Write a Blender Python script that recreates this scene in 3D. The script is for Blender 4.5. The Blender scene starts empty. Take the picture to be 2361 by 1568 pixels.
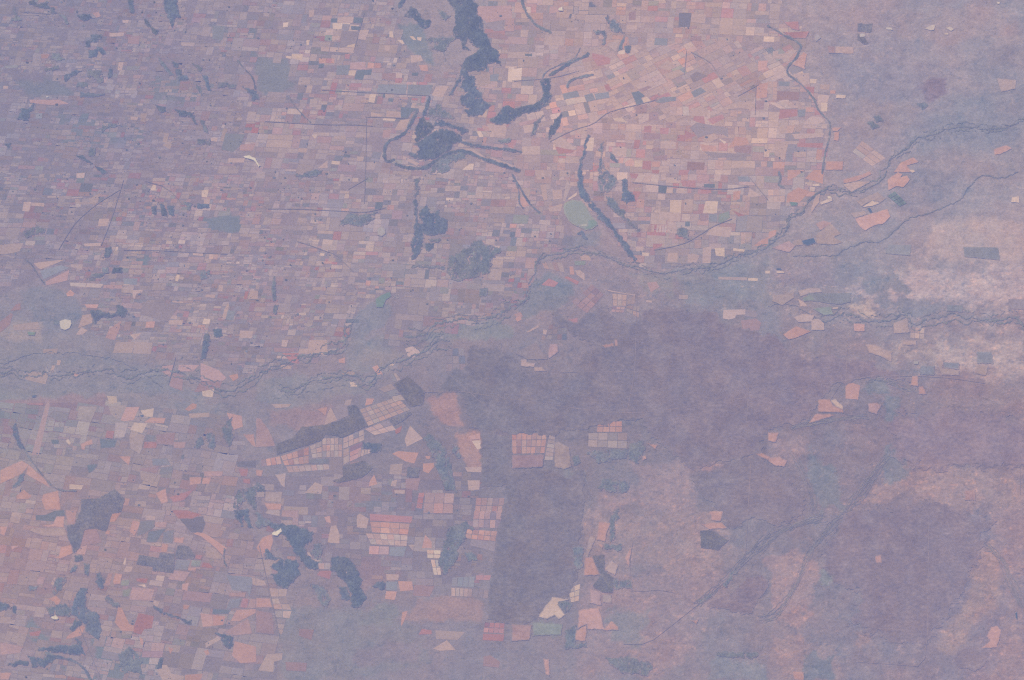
import bpy, math, random
import numpy as np
random.seed(7); RNG = np.random.default_rng(7)
SC = bpy.context.scene
COL = SC.collection

# ------------------------------------------------------------------ camera
TILT = math.radians(20.0)          # slightly oblique view from orbit
DIST = 430000.0                    # metres from the ground point at the frame centre
KLENS = 106.0 / 430.0              # frame width / distance
CAM = np.array([0.0, -DIST * math.sin(TILT), DIST * math.cos(TILT)])
FWD = np.array([0.0, math.sin(TILT), -math.cos(TILT)])
UPV = np.array([0.0, math.cos(TILT), math.sin(TILT)])
cam = bpy.data.cameras.new('camera')
cam_o = bpy.data.objects.new('camera', cam); COL.objects.link(cam_o)
cam_o.location = CAM.tolist(); cam_o.rotation_euler = (TILT, 0, 0)
cam.sensor_width = 36.0; cam.lens = 36.0 / KLENS
cam.clip_start = 100.0; cam.clip_end = 3.0e6
SC.camera = cam_o

# ------------------------------------------------------------------ sky, sun, exposure
SUN_ELEV, SUN_AZ = math.radians(52), math.radians(-40)   # sun from the upper left
w = bpy.data.worlds.new('World'); SC.world = w; w.use_nodes = True
nt = w.node_tree
sky = nt.nodes.new('ShaderNodeTexSky'); sky.sky_type = 'NISHITA'; sky.sun_disc = False
sky.sun_elevation = SUN_ELEV; sky.sun_rotation = SUN_AZ
nt.nodes['Background'].inputs[1].default_value = 0.08
nt.links.new(sky.outputs[0], nt.nodes['Background'].inputs[0])
sl = bpy.data.lights.new('sun', 'SUN'); sl.energy = 4.5; sl.angle = math.radians(0.5); sl.color = (1.0, 0.95, 0.88)
sun = bpy.data.objects.new('sun', sl); COL.objects.link(sun)
sun.rotation_euler = (math.pi / 2 - SUN_ELEV, 0, math.radians(180) - SUN_AZ)
vs = SC.view_settings
vs.view_transform = 'Standard'; vs.look = 'None'; vs.exposure = 1.0; vs.gamma = 1.0
SC.cycles.use_denoising = False; SC.cycles.filter_width = 1.25      # keep the fine grain
HAZE_DENSITY, HAZE_COLOR = 1.1e-6, (0.36, 0.45, 0.95)

# ------------------------------------------------------------------ colours
# surface colours are noted as they look from orbit through the air, and turned into
# base colours by taking the air light and the sunlight level off again
AIR = np.array([0.097, 0.123, 0.270]); GAIN = np.array([0.988, 1.0, 1.11])
TRIM = np.array([5.0, 4.5, 2.0]); MID = np.array([150.0, 139.0, 157.0])
def albedo(c):
    c = (MID + (np.asarray(c, float) - MID) * 1.0 + TRIM) / 255.0
    l = np.where(c <= .04045, c / 12.92, ((c + .055) / 1.055) ** 2.4)
    return np.clip((l - AIR) / GAIN, 0.012, 0.85)
HUE = dict(T=(180,156,164), t=(168,149,160), P=(175,147,160), R=(171,134,151), r=(158,136,154),
           O=(186,150,157), C=(197,172,171), G=(141,141,160), S=(121,127,151), M=(152,140,159),
           N=(143,147,157), K=(128,125,150))
HUENAME = dict(T='tan', t='pale mauve-tan', P='pink', R='rose-red', r='dull rose', O='orange-pink', C='cream',
               G='blue-grey', S='slate-dark', M='mauve', N='grey-green', K='dark purple')

# ------------------------------------------------------------------ photo grid <-> ground
PW, PH = 2361.0, 1568.0
def ground(X, Y):
    X = np.asarray(X, float); Y = np.asarray(Y, float)
    a = (X - PW / 2) / PW * KLENS; b = -(Y - PH / 2) / PW * KLENS
    dx = a; dy = FWD[1] + UPV[1] * b; dz = FWD[2] + UPV[2] * b
    t = -CAM[2] / dz
    return dx * t, CAM[1] + dy * t
def photo(x, y):
    ry = y - CAM[1]; rz = -CAM[2]
    f = ry * FWD[1] + rz * FWD[2]; u = ry * UPV[1] + rz * UPV[2]
    return x / f / KLENS * PW + PW / 2, -u / f / KLENS * PW + PH / 2
def pts(tile, s):
    p = np.array([[float(v) for v in q.split(',')] for q in s.split()])
    if tile != 'DD':
        p = p / 4.0 + np.array([int(tile[0]) * 590.25, int(tile[1]) * 392.0])
    return p

# ------------------------------------------------------------------ noise
TAB = RNG.random((256, 256))
def vnoise(x, y, seed=0):
    x = x + seed * 17.31; y = y + seed * 9.77
    xi = np.floor(x).astype(np.int64); yi = np.floor(y).astype(np.int64)
    fx = x - xi; fy = y - yi
    fx = fx * fx * (3 - 2 * fx); fy = fy * fy * (3 - 2 * fy)
    x0 = xi & 255; x1 = (xi + 1) & 255; y0 = yi & 255; y1 = (yi + 1) & 255
    return ((TAB[y0, x0] * (1 - fx) + TAB[y0, x1] * fx) * (1 - fy) +
            (TAB[y1, x0] * (1 - fx) + TAB[y1, x1] * fx) * fy) * 2 - 1
def fbm(x, y, scale, octaves=4, seed=0, gain=0.55):
    s = 0; a = 1; t = 0; k = 1.0 / scale
    for o in range(octaves):
        s = s + a * vnoise(x * k, y * k, seed + o * 3); t += a; a *= gain; k *= 2.03
    return s / t

# ------------------------------------------------------------------ geometry on the photo grid
def inside(px, py, poly):
    c = np.zeros(px.shape, bool); n = len(poly)
    for i in range(n):
        x0, y0 = poly[i - 1]; x1, y1 = poly[i]
        if y0 == y1: continue
        k = ((y0 > py) != (y1 > py)) & (px < (x1 - x0) * (py - y0) / (y1 - y0) + x0)
        c ^= k
    return c
def segdist(px, py, a, b):
    d = b - a; L = max(d @ d, 1e-9)
    t = np.clip(((px - a[0]) * d[0] + (py - a[1]) * d[1]) / L, 0, 1)
    return np.hypot(px - a[0] - t * d[0], py - a[1] - t * d[1])
def sdist(px, py, poly):
    d = np.full(px.shape, 1e9)
    for i in range(len(poly)):
        d = np.minimum(d, segdist(px, py, poly[i - 1], poly[i]))
    return np.where(inside(px, py, poly), -d, d)
def linedist(gx, gy, line, reach):
    """distance to a polyline on a regular window gx (1d), gy (1d), filled only near the line"""
    F = np.full((len(gy), len(gx)), 99.0)
    for a, b in zip(line[:-1], line[1:]):
        i0 = np.searchsorted(gx, min(a[0], b[0]) - reach); i1 = np.searchsorted(gx, max(a[0], b[0]) + reach)
        j0 = np.searchsorted(gy, min(a[1], b[1]) - reach); j1 = np.searchsorted(gy, max(a[1], b[1]) + reach)
        if i1 <= i0 or j1 <= j0: continue
        X, Y = np.meshgrid(gx[i0:i1], gy[j0:j1])
        F[j0:j1, i0:i1] = np.minimum(F[j0:j1, i0:i1], segdist(X, Y, a, b))
    return F
def densify(p, step):
    out = [p[0]]
    for a, b in zip(p[:-1], p[1:]):
        n = max(1, int(np.hypot(*(b - a)) / step))
        for k in range(1, n + 1): out.append(a + (b - a) * k / n)
    return np.array(out)
def smooth_line(p, n=2):
    for _ in range(n):
        q = [p[0]]
        for a, b in zip(p[:-1], p[1:]): q += [a * .75 + b * .25, a * .25 + b * .75]
        p = np.array(q + [p[-1]])
    return p
def meander(p, amp, wave, seed):
    p = densify(smooth_line(p), 1.2)
    d = np.gradient(p, axis=0); L = np.hypot(d[:, 0], d[:, 1]) + 1e-9
    nrm = np.stack([-d[:, 1] / L, d[:, 0] / L], 1)
    s = np.concatenate([[0], np.cumsum(np.hypot(*np.diff(p, axis=0).T))])
    k = fbm(s, s * 0 + seed * 3.1, wave, 3, seed) * amp
    return p + nrm * k[:, None]

# ------------------------------------------------------------------ materials
def mat_soil(name, rough=1.0, spec=0.0, lo=0.80, hi=1.18, scale=1 / 420.0, stretch=1.0, bump=0.0):
    m = bpy.data.materials.new(name); m.use_nodes = True
    t = m.node_tree; N = t.nodes; L = t.links
    b = N['Principled BSDF']; b.inputs['Roughness'].default_value = rough
    b.inputs['Specular IOR Level'].default_value = spec
    at = N.new('ShaderNodeAttribute'); at.attribute_name = 'Col'
    geo = N.new('ShaderNodeNewGeometry')
    mp = N.new('ShaderNodeMapping'); mp.inputs['Scale'].default_value = (scale / stretch, scale, scale)
    L.new(geo.outputs['Position'], mp.inputs['Vector'])
    n1 = N.new('ShaderNodeTexNoise'); n1.inputs['Scale'].default_value = 1.0; n1.inputs['Detail'].default_value = 5.0
    n1.inputs['Roughness'].default_value = 0.62
    L.new(mp.outputs[0], n1.inputs['Vector'])
    mr = N.new('ShaderNodeMapRange'); mr.inputs[1].default_value = 0.25; mr.inputs[2].default_value = 0.75
    mr.inputs[3].default_value = lo; mr.inputs[4].default_value = hi
    n2 = N.new('ShaderNodeTexNoise'); n2.inputs['Scale'].default_value = 0.17; n2.inputs['Detail'].default_value = 3.0
    L.new(mp.outputs[0], n2.inputs['Vector'])
    mix = N.new('ShaderNodeMath'); mix.operation = 'MULTIPLY_ADD'; mix.inputs[1].default_value = 0.45
    half = N.new('ShaderNodeMath'); half.operation = 'MULTIPLY_ADD'; half.inputs[1].default_value = 1.0; half.inputs[2].default_value = -0.225
    L.new(n1.outputs['Fac'], half.inputs[0]); L.new(n2.outputs['Fac'], mix.inputs[0]); L.new(half.outputs[0], mix.inputs[2])
    L.new(mix.outputs[0], mr.inputs[0])
    mul = N.new('ShaderNodeVectorMath'); mul.operation = 'SCALE'
    L.new(at.outputs['Color'], mul.inputs[0]); L.new(mr.outputs[0], mul.inputs['Scale'])
    L.new(mul.outputs[0], b.inputs['Base Color'])
    if bump:
        bp = N.new('ShaderNodeBump'); bp.inputs['Strength'].default_value = bump; bp.inputs['Distance'].default_value = 60.0
        L.new(n1.outputs['Fac'], bp.inputs['Height']); L.new(bp.outputs[0], b.inputs['Normal'])
    return m
M_GROUND = mat_soil('ground_soil', lo=0.78, hi=1.23, scale=1 / 190.0, stretch=1.5)
M_FIELD = mat_soil('field_soil', lo=0.83, hi=1.17, scale=1 / 240.0, stretch=1.6)
M_CANOPY = mat_soil('tree_canopy', lo=0.5, hi=1.5, scale=1 / 170.0, bump=0.5)
M_SCRUB = mat_soil('scrub_canopy', lo=0.70, hi=1.32, scale=1 / 260.0, stretch=1.8)
M_ROAD = mat_soil('road_gravel', lo=0.75, hi=1.25, scale=1 / 700.0)
M_SALT = mat_soil('salt_crust', lo=0.88, hi=1.1, scale=1 / 300.0)
M_WATER = mat_soil('still_water', rough=0.25, spec=0.3, lo=0.93, hi=1.07, scale=1 / 1500.0)

# ------------------------------------------------------------------ objects
def obj(name, verts, faces, cols, material, parent=None, smooth=False):
    me = bpy.data.meshes.new(name)
    verts = np.asarray(verts, np.float32)
    if isinstance(faces, np.ndarray):                       # (n,4) quads
        n = len(faces)
        me.vertices.add(len(verts)); me.vertices.foreach_set('co', verts.ravel())
        me.loops.add(n * 4); me.loops.foreach_set('vertex_index', faces.astype(np.int32).ravel())
        me.polygons.add(n); me.polygons.foreach_set('loop_start', np.arange(0, n * 4, 4, dtype=np.int32))
        me.update(calc_edges=True)
    else:
        me.from_pydata(verts.tolist(), [], faces)
    ca = me.color_attributes.new('Col', 'FLOAT_COLOR', 'POINT')
    cols = np.asarray(cols, np.float32)
    if cols.ndim == 1: cols = np.repeat(cols[None], len(verts), 0)
    ca.data.foreach_set('color', np.concatenate([cols, np.ones((len(cols), 1), np.float32)], 1).ravel())
    if smooth: me.polygons.foreach_set('use_smooth', np.ones(len(me.polygons), bool))
    me.materials.append(material)
    o = bpy.data.objects.new(name, me); COL.objects.link(o)
    if parent: o.parent = parent
    return o
def empty(name, parent=None):
    o = bpy.data.objects.new(name, None); COL.objects.link(o); o.empty_display_size = 500
    if parent: o.parent = parent
    return o
def tag(o, label=None, cat=None, group=None, kind=None):
    if label: o['label'] = label
    if cat: o['category'] = cat
    if group: o['group'] = group
    if kind: o['kind'] = kind
    return o
def flat(name, P, z, color, material, parent=None):
    """a flat outlined patch (field, pan, pond) lying on the ground"""
    a = 0
    for i in range(len(P)): a += P[i - 1][0] * P[i][1] - P[i][0] * P[i - 1][1]
    if a > 0: P = P[::-1]
    x, y = ground(P[:, 0], P[:, 1])
    return obj(name, np.stack([x, y, np.full(len(P), z)], 1), [tuple(range(len(P)))], albedo(color), material, parent)
def ribbon(name, line, width, z, color, material, parent=None, fade=0.0):
    d = np.gradient(line, axis=0); L = np.hypot(d[:, 0], d[:, 1]) + 1e-9
    n = np.stack([-d[:, 1] / L, d[:, 0] / L], 1) * width / 2
    V = np.concatenate([line - n, line + n]); k = len(line)
    x, y = ground(V[:, 0], V[:, 1])
    i = np.arange(k - 1)
    return obj(name, np.stack([x, y, np.full(2 * k, z)], 1), np.stack([i, i + k, i + k + 1, i + 1], 1),
               albedo(np.asarray(color, float) * (1 - fade) + ground_color(x, y) * fade), material, parent)
CELL = 1.3
def canopy(name, fn, box, z0, hill, color, material, parent=None, tone=8.0, cell=CELL, seed=0, soft=2.0, warm=None):
    """tree or scrub cover grown over the grid cells where fn < 0"""
    gx = np.arange(max(box[0], -40), min(box[2], PW + 40), cell); gy = np.arange(max(box[1], -40), min(box[3], PH + 40), cell)
    if len(gx) < 3 or len(gy) < 3: return None
    F = fn(gx, gy)
    keep = (F[:-1, :-1] + F[1:, :-1] + F[:-1, 1:] + F[1:, 1:]) < 0
    if keep.sum() < 3: return None
    X, Y = np.meshgrid(gx, gy)
    gyv, gxv = np.gradient(F, cell)
    g2 = gxv ** 2 + gyv ** 2 + 1e-3
    k = np.where(F > 0, np.clip(F / g2, 0, 1.5), 0)
    X2 = X - np.clip(gxv * k, -.8, .8) * (F > 0); Y2 = Y - np.clip(gyv * k, -.8, .8) * (F > 0)
    idx = np.full(F.shape, -1, np.int64)
    used = np.zeros(F.shape, bool)
    used[:-1, :-1] |= keep; used[1:, :-1] |= keep; used[:-1, 1:] |= keep; used[1:, 1:] |= keep
    idx[used] = np.arange(used.sum())
    j, i = np.nonzero(keep)
    faces = np.stack([idx[j + 1, i], idx[j + 1, i + 1], idx[j, i + 1], idx[j, i]], 1)
    ux, uy, uf = X2[used], Y2[used], -F[used]
    x, y = ground(ux, uy)
    h = np.clip(uf / 9.0, 0, 1)
    z = z0 + 6 * np.clip(uf, 0, 1) + hill * h * (0.55 + 0.6 * np.abs(fbm(ux, uy, 16, 3, seed))) + 5 * fbm(ux, uy, 3, 2, seed + 5)
    v = fbm(ux, uy, 26, 4, seed + 1)[:, None] * tone + fbm(ux, uy, 4, 2, seed + 2)[:, None] * tone * .6
    c = np.asarray(color, float)[None] + v * np.array([1, .85, .6]) + fbm(ux, uy, 40, 2, seed + 9)[:, None] * np.array([3., 0, -1.5])
    if warm: c = c + np.clip(fbm(ux * .8, uy * 1.2, 26, 5, seed + 21, .65) - .16, 0, 1)[:, None] * np.array([17., 14., 8.])     # thin open patches
    if warm: c = c + (np.clip((ux - warm) / 700.0, -.3, 1)[:, None]) * np.array([9., 2., 2.])
    k = np.clip(uf / soft, 0, 1); k = (.3 + .7 * k * k * (3 - 2 * k))[:, None]      # thinner cover at the margin
    c = c * k + ground_color(x, y) * (1 - k)
    return obj(name, np.stack([x, y, z], 1), faces, albedo(c), material, parent, smooth=True)

# ================================================================== traced places
# first column: photo tile the coordinates were read in (column, row of a 4 x 4 split), or DD for the whole photo
BASE = [  # background ground colour, 8 x 6 control points over the frame
 [(142,136,159),(146,138,160),(152,141,160),(156,144,161),(173,152,162),(168,150,162),(156,145,163),(153,145,163)],
 [(143,137,159),(146,137,159),(155,142,160),(157,144,161),(177,153,163),(176,152,161),(154,144,163),(152,145,163)],
 [(146,137,158),(149,138,158),(155,142,160),(154,143,160),(150,138,158),(146,140,159),(155,146,163),(165,150,165)],
 [(140,140,157),(145,138,157),(143,135,156),(136,130,153),(135,129,151),(138,129,151),(140,130,152),(150,137,155)],
 [(162,141,154),(155,138,154),(147,136,156),(142,134,155),(141,133,154),(141,133,154),(141,132,154),(145,133,156)],
 [(149,139,157),(147,138,157),(144,137,157),(142,136,158),(143,136,157),(143,135,156),(143,134,156),(146,134,157)]]

SOFT = """
31 178,160,172 70 700,1080 1000,1000 1500,900 1900,950 2361,850 2361,1180 1900,1250 1500,1200 900,1200
31 182,162,168 40 760,1210 900,1230 1000,1330 880,1380 780,1300
31 174,156,167 80 1500,500 1900,450 2361,480 2361,850 1900,850 1450,800
31 181,161,172 70 1550,1080 2000,1020 2361,1050 2361,1200 1950,1240 1550,1190
31 142,139,159 60 900,1020 1200,990 1280,1140 1050,1180 900,1130
31 146,140,160 60 500,930 900,840 1000,960 700,1000 520,1010
31 141,138,159 60 1000,1180 1600,1230 1620,1330 1250,1330 1000,1260
31 145,140,161 70 1150,0 1800,0 1700,250 1350,420 1200,300
31 150,141,161 60 0,860 500,820 700,1050 300,1080 0,1020
30 151,142,162 90 560,500 1200,520 1700,700 1500,950 800,900 600,700
30 146,141,161 80 1600,900 2361,850 2361,1300 1700,1450 1300,1450 1500,1150
30 147,141,161 60 1750,650 2100,430 2300,420 2300,720 2000,720
30 140,129,154 40 1370,800 1500,730 1640,740 1640,850 1500,930
30 156,143,160 60 780,900 1200,960 1400,1000 1350,1150 1000,1250 850,1300 780,1150
30 160,146,162 60 1200,120 1800,60 2300,60 2300,300 1700,400 1200,350
32 164,149,162 110 1150,60 1545,70 1540,230 1300,230 1150,190
32 174,156,167 150 1550,0 2361,0 2361,330 1900,330 1600,180
32 158,143,160 40 50,170 350,150 390,210 120,270 60,300
32 144,132,153 60 1130,330 2000,360 2070,580 1700,560 1200,480
32 138,128,151 90 700,700 1500,620 2361,640 2361,1160 1500,1170 900,1000
32 152,138,157 60 100,880 290,890 360,1060 250,1120 0,1090 0,900
32 158,140,156 120 1290,1170 1900,1190 2361,1250 2361,1568 1700,1568 1300,1420 1100,1480 860,1450 1000,1330
32 134,134,155 60 400,1000 660,1250 650,1520 450,1560 380,1250
32 133,133,155 50 1100,980 1300,980 1300,1220 1240,1330 1100,1330
32 132,132,154 40 1100,540 1210,540 1200,690 1100,680
32 133,133,154 40 900,380 1000,350 1100,400 1120,500 1000,500 920,450
33 159,140,155 110 1590,1150 1700,1010 1830,870 1840,730 1900,560 2000,300 2060,280 2150,500 2130,700 2050,950 1900,1000 1870,1150 1900,1290 1750,1290 1600,1250
33 158,139,155 40 770,1130 910,1110 960,1160 870,1260 790,1220
33 158,139,156 40 0,420 250,380 450,500 420,900 250,1100 100,1050 0,700
33 153,138,156 50 0,1150 600,1250 700,1568 0,1568
33 134,133,155 40 350,1330 580,1340 580,1568 350,1568
33 153,137,156 60 2100,0 2361,0 2361,1568 2050,1568 2200,900
33 140,139,156 30 400,540 580,560 600,650 480,640
23 152,138,157 120 700,560 2100,560 1700,1250 1300,1568 560,1568 620,900
23 142,138,157 50 930,900 1300,960 1200,1240 900,1230
23 140,138,158 40 1840,1350 2361,1380 2361,1568 1860,1568
23 140,139,157 40 180,1030 480,1050 450,1160 180,1170
23 154,139,156 120 700,0 1800,0 2150,400 2000,560 900,540 700,260
22 155,139,157 130 1160,1120 1660,1160 1640,1568 780,1568 760,1440 1150,1350
22 150,133,154 25 1070,480 1160,420 1280,300 1380,300 1350,400 1420,480 1510,560 1400,610 1210,620 1160,700 1060,660
22 141,139,157 30 1590,570 1740,520 1760,570 1640,610
22 160,139,155 40 1750,1130 1830,1100 1890,1140 1890,1230 1800,1260 1750,1210
22 158,138,155 30 2100,1080 2160,1090 2210,1160 2190,1300 2180,1540 2120,1540 2050,1380 2130,1310 2080,1180
22 142,138,156 60 440,1190 640,1200 650,1568 480,1568
12 143,139,158 40 0,360 500,330 800,290 1000,480 600,560 300,620 0,560
12 143,139,158 50 820,0 1300,0 1250,200 1000,300 820,250
12 150,141,157 60 1000,50 1350,150 1200,300 1000,240
12 153,136,155 50 120,640 700,640 650,800 400,820 140,780
12 160,137,153 40 1560,540 1820,480 1870,640 1930,800 1720,780 1640,680
12 153,137,155 50 600,1290 1000,1300 1000,1568 600,1568
12 141,138,157 50 1000,1380 1280,1380 1280,1568 1000,1568
12 165,140,153 40 1860,860 2070,870 2080,1180 1940,1180 1870,960
13 140,137,157 70 220,900 900,900 1500,1060 1600,1400 900,1568 250,1568
13 152,136,155 60 950,430 1300,430 1320,600 1000,760
13 136,137,156 60 1100,850 1300,900 1250,1060 950,1030
13 156,138,155 60 1500,800 2100,820 2080,1010 1700,1030 1350,1000
13 142,135,157 60 900,1250 1500,1200 1500,1400 900,1450
02 141,138,158 60 0,160 900,140 1500,300 1900,540 1200,480 500,470 0,480
02 144,139,158 50 1000,500 2060,580 2000,820 1400,860 1050,740
02 152,135,154 60 0,560 700,500 960,520 980,800 700,900 0,1000
02 160,140,153 60 0,1150 900,1300 500,1568 0,1568
01 138,136,158 50 180,1100 420,1080 720,1200 760,1340 640,1500 420,1500 200,1230
01 134,138,158 40 1860,440 2220,400 2240,570 2040,590 1870,520
01 134,138,157 40 1160,790 1390,800 1340,880 1150,870
01 157,146,160 40 0,1400 380,1400 370,1568 0,1568
11 140,137,158 40 880,1400 1000,1280 1100,1180 1250,1240 1260,1330 1150,1450 950,1568 830,1568
11 142,141,158 40 1600,1430 2200,1380 2361,1450 2361,1568 1500,1568
11 140,140,158 40 1240,880 1420,880 1420,1080 1260,1080
21 143,137,157 40 280,580 620,590 830,560 830,640 780,700 500,700 290,660
21 136,135,156 60 0,1130 350,1000 560,1100 480,1250 100,1400 0,1330
21 146,141,158 50 1100,930 1500,980 1480,1150 1200,1130
21 142,139,158 70 1500,930 2361,880 2361,1200 1900,1280 1550,1120
21 140,137,157 60 1900,440 2361,400 2361,720 2150,780 2000,650
20 133,131,154 30 540,60 740,40 900,150 940,220 830,240 600,220 530,170
20 165,149,161 60 40,300 300,560 250,740 0,760 0,300
10 141,140,158 50 0,520 300,560 360,820 150,900 0,860
10 138,139,158 40 1300,200 1560,260 1640,600 1560,580 1350,380
10 138,138,157 40 1980,560 2240,620 2300,780 2050,680
00 136,137,158 60 100,730 480,720 700,850 620,900 250,860
00 136,137,158 60 530,1000 1000,1150 1400,1200 1300,1350 600,1350 500,1150
00 138,138,158 60 1450,680 2000,780 1900,960 1300,950
00 137,138,158 50 1900,230 2361,260 2361,600 2280,560 2050,380
03 137,140,157 60 400,1080 500,1400 900,1568 650,1568 200,1100 300,1000
03 136,139,157 60 850,1150 1300,1250 1480,1400 1480,1568 900,1568
03 158,138,153 60 0,200 600,250 700,560 450,800 0,560
"""

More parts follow.
